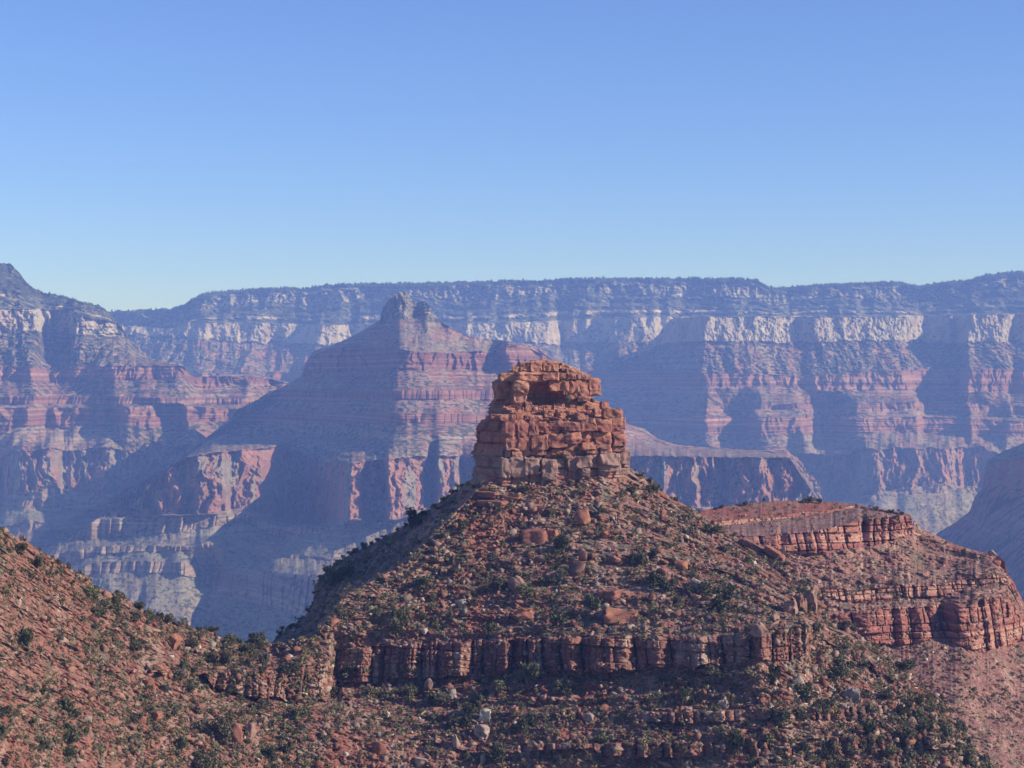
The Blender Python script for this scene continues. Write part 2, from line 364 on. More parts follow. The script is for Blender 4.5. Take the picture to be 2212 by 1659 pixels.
loft('canyon_wall', [
    dict(v=TB, d=0, w=1, j=1.5, jw=10),
    dict(v=pl('1230,842 1290,809 1370,768 1412,756 1440,742 1520,738 1600,738 1700,741 1800,737 1900,738 1960,737 2050,742 2212,736 2290,736'), d=-50, w=1.0, j=5, jw=12),
    dict(v=pl('1230,850 1290,815 1350,802 1400,800 1500,806 1560,804 1650,810 1750,812 1850,806 1950,800 2010,796 2290,800'), d=-480, w=.95, j=3, jw=14),
    dict(v=pl('1230,858 1300,840 1400,836 1520,840 1600,836 1700,834 1800,846 1900,840 2060,846 2290,850'), d=-530, plan=planB, w=.95, j=3, jw=14),
    dict(v=pl('1230,885 1320,880 1400,874 1500,880 1600,886 1700,872 1850,874 1990,868 2290,880'), d=-740, plan=planS, j=3, jw=20),
    dict(v=pl('1230,890 1320,888 1400,884 1500,890 1600,892 1700,884 1850,888 1990,882 2290,900'), d=-750, plan=planS, j=2, jw=12),
    dict(v=pl('1230,905 1400,900 1520,902 1600,902 1740,902 1850,905 1990,900 2290,915'), d=-850, plan=planS, j=2, jw=15),
    dict(v=pl('1230,938 1400,935 1500,936 1640,944 1740,938 1850,934 1990,935 2060,935 2290,945'), d=-900, plan=planS, j=3, jw=12),
    dict(v=pl('1230,985 1700,985 1740,980 1800,985 1859,972 1950,968 2050,968 2120,965 2180,985 2290,990'), d=-1250, plan=planR, j=5, jw=12),
    dict(v=pl('1230,1090 1700,1090 1780,1085 1859,1076 1920,1062 2000,1050 2040,1046 2056,1050 2080,1050 2120,1056 2290,1075'), d=-1290, plan=planR, j=3, jw=14),
    dict(v=pl('1230,1100 1780,1098 1860,1090 1920,1074 2056,1062 2078,1055 2110,1080 2290,1090'), d=-1330, plan=planR, j=2),
    dict(v=pl('1230,1260 1800,1260 1900,1250 2000,1240 2290,1260'), d=-1800, plan=planR, w=.8),
    ], [
    dict(n=52, col=strat('coconino', 1.0), disp=[('rib', 80, 16), ('rib', 28, 15), ('rib', 11, 9), ('rough', 24, 7)]),
    dict(n=70, col=strat('hermit', .9), disp=[('spur', 210, 170), ('spur', 70, 70), ('rib', 40, 30), ('rough', 40, 30), ('rough', 16, 10)]),
    dict(n=32, col=strat('supai', 1.0), disp=[('rib', 45, 40), ('ledge', 12, 14)]),
    dict(n=42, col=strat('supaislope', 1.0), disp=[('spur', 200, 60), ('rough', 40, 10)], stair=stair(8, 14)),
    dict(n=10, col=strat('supai', 1.0), disp=[('rib', 30, 24)]),
    dict(n=16, col=strat('supaislope', 1.0), disp=[('rough', 40, 10)], stair=stair(2, 15)),
    dict(n=34, col=strat('supai', 1.0), disp=[('rib', 45, 26), ('ledge', 12, 20)], stair=stair(7, 16)),
    dict(n=44, col=strat('redslope', 1.0), disp=[('spur', 150, 120), ('rough', 40, 10)], stair=stair(6, 17, .3)),
    dict(n=84, col=strat('redwall', 1.0), disp=[('rib', 90, 90), ('rib', 36, 50), ('rib', 15, 20), ('rough', 24, 10)]),
    dict(n=12, col=strat('muav', 1.0), disp=[('rib', 40, 20)], stair=stair(2, 18)),
    dict(n=80, col=strat('tonto', 1.0), disp=[('spur', 110, 70), ('rough', 30, 8)]),
    ], 1235, 2285, 900, plan=planB, d0=9600, wob=42, mat=MAT_FAR, seed=3, back=(900, 60, 5), label='terraced canyon wall with a white cliff band above red ledges')

# ------------------------------------------------------------------ left wall
TL = pl('-80,575 -20,568 0,567 22,569 43,590 58,612 75,626 100,634 125,638 150,643 179,653 205,658 222,665 236,676 250,692 262,706 276,726 290,745 322,773 350,780 394,787 402,797 412,810 440,814 480,810 537,808 570,812 610,823 660,830 700,840')
planL = pl('-80,-300 0,-200 78,-80 82,60 90,200 150,170 158,-40 180,-80 230,60 262,200 300,420 330,300 394,150 410,400 440,520 540,600 700,700')
planO2 = pl('-80,60 60,-60 150,20 300,140 700,400')
planM = pl('-80,-75 0,-38 70,-75 85,90 130,165 195,135 240,30 250,-45 330,0 398,-45 412,135 430,225 560,375 700,450')
planN = pl('-80,-90 60,-120 75,-24 95,90 240,108 262,-48 330,12 360,156 390,180 402,36 440,96 500,180 700,300')
planO = pl('-80,180 10,150 40,-90 100,-108 125,-36 135,150 170,192 240,156 300,240 420,300 700,420')
CLIFFLOFT = loft('canyon_cliffs', [
    dict(v=TL, d=0, w=1, j=2.5, jw=7),
    dict(v=pl('-80,660 0,666 80,667 160,672 182,684 210,689 240,694 258,702 276,727 322,774 394,788 412,811 540,809 700,841'), d=-330, w=1, j=1.5, jw=12),
    dict(v=pl('-80,728 0,725 57,713 85,716 160,722 210,724 276,728 322,776 394,789 412,812 540,810 700,842'), d=-370, w=1, j=4, jw=10),
    dict(v=pl('-80,790 0,791 70,792 125,805 160,791 250,790 394,790 412,814 540,812 700,843'), d=-700, plan=planM, j=3, jw=14),
    dict(v=pl('-80,824 0,823 125,828 200,822 250,823 400,816 420,835 440,838 540,828 700,850'), d=-730, plan=planM, j=3, jw=12),
    dict(v=pl('-80,857 0,856 250,856 400,860 537,863 700,868'), d=-930, plan=planM, j=2),
    dict(v=pl('-80,873 0,873 250,873 400,872 537,873 700,880'), d=-945, plan=planM, j=2),
    dict(v=pl('-80,882 0,882 250,880 400,878 540,885 700,890'), d=-1010, plan=planN, j=2),
    dict(v=pl('-80,945 0,942 43,920 125,920 215,926 270,917 310,925 360,925 400,910 450,912 540,912 700,915'), d=-1050, plan=planN, j=4, jw=10),
    dict(v=pl('-80,998 0,991 30,972 75,973 118,966 145,974 200,968 240,966 275,975 301,984 322,964 412,966 700,985'), d=-1330, plan=planO, j=4, jw=12),
    dict(v=pl('-80,1080 0,1077 35,1067 100,1058 130,1055 180,1062 230,1070 300,1075 700,1090'), d=-1370, plan=planO, j=3, jw=10),
    dict(v=pl('-80,1120 0,1108 60,1100 120,1112 180,1125 240,1135 300,1135 700,1140'), d=-1440, plan=planO2, j=4, jw=16),
    dict(v=pl('-80,1150 0,1140 60,1122 100,1130 150,1140 210,1160 300,1180 700,1200'), d=-1620, plan=planO2, j=2),
    dict(v=pl('-80,1260 60,1260 300,1290 700,1330'), d=-2100, plan=planO2, w=.8),
    ], [
    dict(n=90, col=strat('woodslope', 1.0), disp=[('rib', 60, 40), ('spur', 150, 80), ('rough', 50, 30)], stair=stair(5, 31)),
    dict(n=56, col=strat('coconino', 1.1), disp=[('rib', 60, 70), ('rib', 22, 34), ('rib', 11, 12), ('ledge', 14, 16), ('rough', 30, 14)]),
    dict(n=72, col=strat('hermit', .9), disp=[('spur', 150, 160), ('spur', 60, 60), ('rib', 40, 30), ('rough', 40, 26), ('rough', 16, 10)]),
    dict(n=34, col=strat('supai', .9), disp=[('rib', 40, 46), ('ledge', 11, 14)]),
    dict(n=32, col=strat('supaislope', .9), disp=[('spur', 160, 50), ('rough', 40, 10)], stair=stair(6, 34, .12)),
    dict(n=18, col=strat('supai', .9), disp=[('cols', 12, 30, 22)]),
    dict(n=10, col=strat('supaislope', .9), disp=[('rough', 40, 8)]),
    dict(n=44, col=strat('supai', .9), disp=[('rib', 45, 34), ('ledge', 12, 14)], stair=stair(4, 35)),
    dict(n=52, col=strat('redslope', .9), disp=[('spur', 110, 150), ('rough', 40, 8)], stair=stair(5, 36, .35)),
    dict(n=90, col=strat('redwall', 1.0), disp=[('rib', 90, 90), ('rib', 36, 50), ('rib', 15, 20), ('rough', 24, 10)]),
    dict(n=36, col=strat('muav', .9), disp=[('spur', 80, 60), ('rib', 30, 30)], stair=stair(3, 37)),
    dict(n=20, col=strat('tonto', .9), disp=[('spur', 90, 40)]),
    dict(n=80, col=strat('muav', .9), disp=[('spur', 90, 60), ('rib', 30, 20)], stair=stair(3, 38)),
    ], -80, 690, 800, plan=planL, d0=8300, wob=42, mat=MAT_FAR, seed=4, back=(900, 500, 6), label='stepped red canyon cliffs below a wooded peak at the left edge')

# ------------------------------------------------------------------ temple (the pointed mesa in the middle distance)
TT_ = pl('80,1190 105,1160 140,1139 175,1115 186,1109 229,1088 266,1077 272,1063 300,1059 306,1041 320,1030 345,1002 376,987 412,966 447,944 480,918 495,906 508,887 558,862 573,851 608,837 651,812 657,790 669,769 680,756 720,745 766,724 792,710 822,690 826,668 834,655 842,645 852,640 863,629 872,632 883,634 888,645 895,655 902,654 910,650 918,651 926,660 932,668 934,680 948,692 980,711 1013,727 1045,731 1078,734 1127,741 1150,744 1162,752 1180,760 1188,772 1230,820 1290,875 1350,914 1391,926 1420,947 1462,961 1520,966 1600,970 1700,973 1716,982 1732,998 1745,1020 1760,1032 1773,1052 1779,1090 1800,1130')
# plan of the great buttress: everything left of the arete (u ~ 860) falls away from the light
planT = pl('80,500 300,450 480,420 600,560 700,420 790,240 820,80 858,-230 880,-260 925,-215 955,-130 1000,-60 1035,-60 1042,100 1070,90 1094,-60 1120,-40 1180,100 1300,320 1500,700 1800,900')
planU = pl('80,700 300,650 480,560 600,640 700,430 780,200 820,20 850,-240 880,-260 950,-220 1000,-180 1090,-150 1200,0 1350,250 1500,500 1800,700')
planW = pl('80,40 200,-60 300,-100 345,-190 400,-150 440,-160 482,-60 487,80 520,100 560,200 590,300 610,520 650,560 690,300 715,0 752,-430 776,-380 782,-250 800,-330 838,-300 846,-440 922,-240 928,-60 945,-40 950,-260 1000,-160 1005,0 1060,-110 1350,-60 1425,-90 1432,-160 1500,-60 1560,40 1600,-20 1650,-60 1670,20 1700,0 1735,-20 1775,120 1800,200')
planX = pl('80,60 200,0 300,-30 400,-60 470,-50 500,60 560,150 600,120 650,-60 700,-170 760,-210 860,-230 1000,-200 1400,0 1800,150')
planX2 = pl('80,60 200,0 300,-30 400,-60 474,-50 488,50 530,110 570,60 600,-80 660,-150 760,-210 860,-230 1000,-200 1400,0 1800,150')
planX3 = pl('80,60 200,0 300,-20 390,-10 425,110 450,120 480,90 497,60 560,-80 680,-420 760,-340 860,-230 1000,-200 1400,0 1800,150')
def summit_col(x, z, u, v, t, d, rs):
    a = strat('coconino', .6)(x, z, u, v, t, d, rs) * .45 + strat('woodslope', .4)(x, z, u, v, t, d, rs) * .4; b = strat('redslope', .7)(x, z, u, v, t, d, rs)
    return mixc(b, a, sstep(812, 824, u) * sstep(942, 934, u))
planTop = pl('80,500 300,450 480,420 600,560 700,420 790,240 822,120 836,30 860,-40 884,-30 896,10 908,10 922,-30 934,40 960,-100 1000,-60 1035,-60 1042,100 1070,90 1094,-60 1120,-40 1180,100 1300,320 1500,700 1800,900')
loft('mesa', [
    dict(v=TT_, d=pl('80,0 300,0 480,60 700,60 820,30 880,0 934,0 1100,0 1300,100 1800,0'), plan=planTop, j=1.2, jw=6),
    dict(v=pl('80,1191 300,1060 480,919 651,813 669,770 720,746 766,725 800,706 822,692 850,688 880,690 905,683 930,680 948,693 980,712 1013,728 1078,735 1150,745 1188,773 1290,876 1350,915 1420,948 1462,962 1700,974 1716,983 1779,1091 1800,1131'), d=pl('80,0 480,50 700,50 820,-20 880,-40 934,-20 1100,0 1800,0'), plan=planTop, j=1),
    dict(v=pl('80,1192 300,1061 480,920 651,814 669,771 700,758 720,752 775,746 800,748 866,755 900,760 948,763 1000,760 1078,757 1100,747 1127,743 1188,774 1290,877 1350,916 1420,949 1462,963 1700,975 1779,1092 1800,1132'), d=pl('80,0 660,0 720,-80 850,-330 950,-330 1100,-100 1190,0 1800,0'), w=1, j=2.5, jw=14),
    dict(v=pl('80,1193 300,1062 480,921 651,815 660,812 700,806 800,802 896,802 940,797 1000,799 1062,803 1094,798 1130,800 1188,795 1230,830 1290,878 1350,917 1420,950 1462,964 1700,976 1779,1093 1800,1133'), d=pl('80,0 650,-20 720,-120 850,-370 950,-370 1100,-150 1190,-40 1800,0'), w=1, j=2.5, jw=14),
    dict(v=pl('80,1194 300,1063 480,922 573,853 610,842 700,842 860,843 1000,843 1200,848 1290,880 1350,918 1420,951 1700,977 1779,1094 1800,1134'), d=pl('80,0 573,-20 650,-180 850,-560 950,-560 1100,-400 1250,-150 1800,0'), plan=planU, j=1.5, jw=20),
    dict(v=pl('80,1195 300,1064 480,923 560,865 610,862 860,862 1000,862 1250,868 1290,882 1350,919 1420,952 1700,978 1779,1095 1800,1135'), d=pl('80,0 560,-30 650,-200 850,-580 950,-580 1100,-420 1250,-170 1800,0'), plan=planU, j=1.5, jw=10),
    dict(v=pl('80,1196 300,1065 480,924 520,893 610,891 860,893 1000,894 1250,900 1350,921 1420,953 1700,979 1779,1096 1800,1136'), d=pl('80,0 500,-30 650,-330 850,-700 950,-700 1100,-540 1300,-260 1800,0'), plan=planU, j=1.5, jw=20),
    dict(v=pl('80,1197 300,1066 480,925 500,910 610,912 860,914 1000,914 1250,918 1350,926 1420,954 1700,980 1779,1097 1800,1137'), d=pl('80,0 500,-40 650,-345 850,-715 950,-715 1100,-555 1300,-275 1800,0'), plan=planU, j=1.5, jw=10),
    dict(v=pl('80,1198 300,1067 447,946 480,938 610,940 860,942 1000,942 1250,944 1350,948 1420,958 1462,966 1700,981 1779,1098 1800,1138'), d=pl('80,0 450,-50 650,-450 850,-830 950,-830 1100,-670 1300,-400 1800,-50'), plan=planU, j=1.5, jw=12),
    dict(v=pl('80,1199 105,1162 300,1068 320,1032 347,1004 376,992 412,986 460,978 501,974 573,967 605,960 640,975 700,1000 716,998 754,1002 800,994 842,990 900,986 1000,985 1200,985 1350,984 1480,986 1600,988 1700,988 1716,990 1735,1004 1773,1060 1800,1139'), d=-1080, plan=planW, j=2.5, jw=10),
    dict(v=pl('80,1210 105,1166 175,1120 250,1118 314,1114 454,1111 500,1102 523,1098 560,1110 600,1128 700,1134 760,1122 858,1122 900,1105 926,1095 1000,1085 1350,1086 1500,1096 1700,1096 1800,1140'), d=-1120, plan=planW, j=2, jw=14),
    dict(v=pl('80,1211 105,1168 140,1142 175,1123 250,1121 314,1117 454,1116 505,1112 523,1105 600,1140 741,1136 790,1128 860,1128 926,1104 1000,1098 1500,1106 1800,1142'), d=-1180, plan=planX, j=1.5, jw=14),
    dict(v=pl('80,1212 105,1169 209,1165 260,1160 314,1157 380,1150 454,1137 490,1134 523,1122 600,1160 741,1143 800,1140 860,1136 926,1115 1000,1110 1800,1152'), d=-1210, plan=planX, j=3, jw=9),
    dict(v=pl('80,1225 105,1200 209,1180 300,1178 400,1180 470,1170 560,1200 600,1196 747,1206 860,1206 1000,1200 1800,1200'), d=-1330, plan=planX2, j=2, jw=18),
    dict(v=pl('80,1240 150,1218 209,1198 300,1192 400,1190 470,1182 560,1210 600,1203 747,1212 860,1212 1000,1206 1800,1208'), d=-1345, plan=planX2, j=2.5, jw=9),
    dict(v=pl('80,1255 150,1232 209,1216 300,1212 400,1215 440,1232 497,1236 580,1234 669,1242 760,1242 1000,1240 1800,1240'), d=-1420, plan=planX3, j=1.5, jw=14),
    dict(v=pl('80,1270 150,1250 209,1240 300,1236 380,1240 430,1250 480,1285 560,1310 669,1330 760,1330 1000,1330 1800,1330'), d=pl('80,-1435 400,-1435 480,-1500 1800,-1500'), plan=planX3, j=2, jw=10),
    dict(v=pl('80,1420 330,1420 560,1440 1800,1440'), d=-1850, plan=planX3, w=1, j=0),
    ], [
    dict(n=50, col=summit_col, disp=[('rib', 22, 22), ('rough', 14, 12), ('ledge', 9, 12)]),
    dict(n=60, col=strat('redslope', .7), disp=[('spur', 90, 40), ('rib', 30, 9), ('rough', 20, 8)]),
    dict(n=50, col=strat('supai', .7), disp=[('rib', 40, 45), ('ledge', 9, 14)]),
    dict(n=44, col=strat('supaislope', .7), disp=[('spur', 110, 26), ('rough', 24, 7)], stair=stair(7, 44, .15)),
    dict(n=22, col=strat('supai', .7), disp=[('cols', 9, 24, 12)]),
    dict(n=32, col=strat('supaislope', .7), disp=[('rough', 24, 7)], stair=stair(5, 45, .15)),
    dict(n=22, col=strat('supai', .7), disp=[('cols', 12, 34, 12), ('ledge', 7, 5)]),
    dict(n=30, col=strat('supaislope', .7), disp=[('rough', 24, 6)], stair=stair(5, 46, .12)),
    dict(n=44, col=strat('redslope', .7), disp=[('spur', 80, 40), ('rough', 24, 7)], stair=stair(5, 47, .3)),
    dict(n=110, col=strat('redwall', .8), disp=[('rib', 80, 90), ('rib', 32, 46), ('rib', 13, 18), ('rough', 18, 9)]),
    dict(n=10, col=strat('tonto', .7), disp=[('rough', 20, 4)]),
    dict(n=40, col=strat('muav', .7), disp=[('cols', 14, 40, 22), ('ledge', 8, 6)]),
    dict(n=56, col=strat('tonto', .7), disp=[('spur', 50, 45), ('rough', 20, 5)]),
    dict(n=16, col=strat('muav', .7), disp=[('cols', 12, 30, 16)]),
    dict(n=30, col=strat('tonto', .7), disp=[('spur', 60, 26), ('rough', 20, 5)]),
    dict(n=36, col=strat('muav', .7), disp=[('cols', 16, 40, 22)]),
    dict(n=80, col=strat('tonto', .7), disp=[('spur', 55, 70), ('rough', 20, 5)]),
    ], 80, 1800, 1800, plan=planT, d0=6600, wob=26, mat=MAT_FAR, seed=5, back=(900, 900, 6), label='pointed red mesa with a pale knob summit standing before the rim')

# ------------------------------------------------------------------ shaded promontory at the right edge
TP = pl('1990,1190 2010,1168 2025,1152 2062,1129 2085,1112 2095,1104 2101,1085 2107,1071 2116,1060 2124,1050 2128,1020 2133,994 2165,976 2212,957 2300,930')
loft('promontory', [
    dict(v=TP, d=pl('1990,1500 2060,1000 2107,600 2133,300 2212,0 2300,-200'), j=1.5, jw=8),
    dict(v=pl('1990,1191 2025,1153 2095,1105 2124,1051 2133,1000 2150,996 2212,990 2300,985'), d=pl('1990,1500 2060,1000 2107,560 2133,140 2212,-160 2300,-400'), j=2),
    dict(v=pl('1990,1192 2025,1154 2095,1106 2124,1060 2135,1050 2212,1056 2300,1050'), d=pl('1990,1500 2060,1000 2107,560 2133,120 2212,-180 2300,-420'), j=2),
    dict(v=pl('1990,1200 2025,1165 2062,1150 2120,1160 2170,1150 2212,1152 2300,1150'), d=pl('1990,1480 2060,900 2120,300 2212,-300 2300,-500'), j=3),
    dict(v=pl('1990,1420 2300,1420'), d=pl('1990,1200 2120,0 2212,-500 2300,-700'), j=0),
    ], [
    dict(n=30, col=strat('tonto', .7), disp=[('rough', 30, 8)]),
    dict(n=50, col=strat('redwall', .7), disp=[('rib', 40, 30), ('rib', 15, 12)]),
    dict(n=70, col=strat('redslope', .7), disp=[('spur', 80, 40), ('rough', 24, 6)], stair=stair(3, 51, .3)),
    dict(n=110, col=strat('supaislope', .7), disp=[('spur', 80, 50), ('ledge', 10, 8)], stair=stair(6, 52, .2)),
    ], 1990, 2300, 320, d0=5600, wob=30, mat=MAT_FAR, seed=6, back=(900, 500, 4), label='dark shaded canyon promontory at the right edge')

def rim_trees(name, lf, u0, u1, N, hmin, hmax, seed, label, dv=7):
    """far-off conifers along a rim: small ragged cones too many to count"""
    r = np.random.RandomState(seed); VS, TS, CS = [], [], []; nv = 0
    for k in range(N):
        u = r.uniform(u0, u1); tv = np.interp(u, lf.U, lf.V[0]); v = tv + dv * r.rand() ** 1.6
        j = np.clip(np.searchsorted(lf.U, u), 0, len(lf.U) - 1); i = int(np.clip(np.searchsorted(lf.V[:, j], v), 0, lf.V.shape[0] - 1)); p = lf.P3[i, j]; m = lf.D[i, j] / F
        if n1(np.array([u / 9.]), 3)[0] < r.uniform(-1.2, .5): continue
        h = r.uniform(hmin, hmax) * m; w = h * r.uniform(.22, .4); n = 5
        a = r.rand() * 6 + np.arange(n) * 2 * math.pi / n
        ring = np.stack([np.cos(a) * w * r.uniform(.7, 1.2, n), np.sin(a) * w, h * .12 * r.rand(n)], -1); mid = np.stack([np.cos(a + .6) * w * .7, np.sin(a + .6) * w * .7, h * (.4 + .2 * r.rand(n))], -1)
        V = np.concatenate([ring, mid, [[0, 0, h]]]) + p - np.array([0, 0, h * .15]); q = np.arange(n); q2 = (q + 1) % n
        T = np.concatenate([np.stack([q, q2, n + q], -1), np.stack([q2, n + q2, n + q], -1), np.stack([n + q, n + q2, 0 * q + 2 * n], -1)])
        VS.append(V); TS.append(T + nv); CS.append(np.broadcast_to(C_(.04, .055, .03) * r.uniform(.7, 1.4), V.shape)); nv += len(V)
    me = make_mesh(name, np.concatenate(VS), tris=np.concatenate(TS), color=np.concatenate(CS))
    tag(link(name, me, MAT_FAR), label, kind='stuff')
rim_trees('forest', RIMLOFT, 200, 2270, 5200, 3.0, 7.5, 61, 'dark forest fringe standing along the far rim')
rim_trees('woods', CLIFFLOFT, 60, 262, 420, 2.5, 6.0, 62, 'dark woods on the shoulder of the left hand canyon cliffs', 16)

# ------------------------------------------------------------------ near slopes
def near(kindname):
    def f(x, z, u, v, t, d, rs):
        N = len(x); g = rs.rand(N); p = d * .9 - z * 1.2
        b1 = f2(x / 26, p / 26, 4, 61); b2 = f2(x / 4.5, p / 4.5, 3, 62); b3 = n2(x / .9, p / .9, 63)
        L = sstep(700, 250, u)          # the left hill is redder soil
        if kindname == 'slope':
            soil = mixc(C_(.27, .150, .105) + 0 * x[:, None], C_(.275, .128, .09), np.clip(sstep(-.1, .35, b1) * .6 + L * .5, 0, 1))
            c = mixc(soil, C_(.34, .235, .165), sstep(0., .5, b2) * (.75 - .35 * L))
            c = mixc(c, C_(.48, .40, .31), sstep(.62, .8, b3) * sstep(-.3, .3, b2) * .8)
            c = mixc(c, C_(.13, .055, .04), sstep(.55, .8, -b3) * .5)
            sc = n2(x / 2.1, p / 2.1, 64) + .6 * f2(x / 14, p / 14, 3, 65)
            c = mixc(c, C_(.115, .115, .07), sstep(.25, .55, sc) * .75)
            # bare red soil patches
            rp = f2(x / 13., p / 6., 3, 66); c = mixc(c, C_(.27, .105, .072), sstep(.22, .38, rp) * .85)
            gy = np.abs(f2(x / 18. + p / 90., p / 120., 3, 74)); c = mixc(c, C_(.36, .25, .175), sstep(.06, .02, gy) * .5)
        elif kindname == 'cliff':
            st = f2(x / 3.5, z / 11, 4, 67, .6); bd = f2(z / 1.1, x / 60, 3, 68)
            c = mixc(C_(.25, .115, .08) + 0 * x[:, None], C_(.40, .27, .19), sstep(0, .45, st)); c = mixc(c, C_(.17, .075, .055), sstep(.15, .5, bd) * .6)
            c = mixc(c, C_(.09, .06, .05), sstep(.25, .5, -st) * .5)
        elif kindname == 'redcliff':
            st = f2(x / 4, z / 10, 4, 69, .6); bd = f2(z / 1.3, x / 80, 3, 70)
            c = mixc(C_(.33, .135, .095) + 0 * x[:, None], C_(.44, .25, .17), sstep(0, .4, bd)); c = mixc(c, C_(.22, .085, .065), sstep(.1, .45, -bd) * .8)
            c = mixc(c, C_(.16, .08, .06), sstep(.2, .5, st) * .4)
        elif kindname == 'farslope':
            c = mixc(C_(.25, .125, .095) + 0 * x[:, None], C_(.32, .185, .13), sstep(-.2, .4, b2)); c = mixc(c, C_(.45, .33, .25), sstep(.5, .8, b3) * .7)
            sc = n2(x / 2.3, p / 2.3, 71) + .6 * f2(x / 16, p / 16, 3, 72); c = mixc(c, C_(.12, .115, .07), sstep(.35, .65, sc) * .6)
        elif kindname == 'redtop':
            c = mixc(C_(.30, .105, .07) + 0 * x[:, None], C_(.26, .15, .10), sstep(-.1, .3, b2)); sc = n2(x / 2.3, p / 2.3, 73); c = mixc(c, C_(.12, .115, .07), sstep(.4, .65, sc) * .6)
        if kindname == 'slope':
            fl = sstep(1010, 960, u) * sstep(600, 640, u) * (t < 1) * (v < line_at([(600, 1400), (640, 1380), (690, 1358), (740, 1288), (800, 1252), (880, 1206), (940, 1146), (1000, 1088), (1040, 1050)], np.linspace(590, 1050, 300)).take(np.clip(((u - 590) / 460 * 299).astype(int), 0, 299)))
            c = mixc(c, C_(.055, .058, .036), fl * sstep(-.5, .3, n2(x / 2.2, z / 1.6, 75)) * .8)  # denser scrub on the left flank, its colour darkened to deepen the shade
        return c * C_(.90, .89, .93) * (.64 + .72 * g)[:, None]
    return f
# top skyline of the near ground: left hill, saddle, dark left flank of the cone, foot of the tower, right flank, lower ridge
TF = pl('-80,1110 0,1143 30,1158 60,1170 90,1192 120,1208 165,1238 190,1246 205,1268 240,1281 268,1290 300,1312 330,1330 365,1342 400,1350 440,1366 520,1388 575,1392 588,1388 600,1372 625,1356 650,1342 668,1318 676,1300 679,1268 690,1250 712,1226 750,1201 800,1176 850,1150 900,1120 930,1098 960,1077 1000,1046 1030,1028 1100,1030 1200,1028 1300,1018 1355,1008 1380,1020 1400,1038 1450,1075 1500,1102 1550,1134 1597,1162 1640,1188 1690,1210 1712,1236 1744,1262 1775,1303 1789,1335 1834,1350 1859,1377 1894,1394 1929,1429 1963,1457 1998,1481 2033,1509 2061,1544 2079,1579 2103,1624 2138,1659 2200,1720 2290,1790')
def plus(line, dv): return [(u, v + dv) for u, v in line]
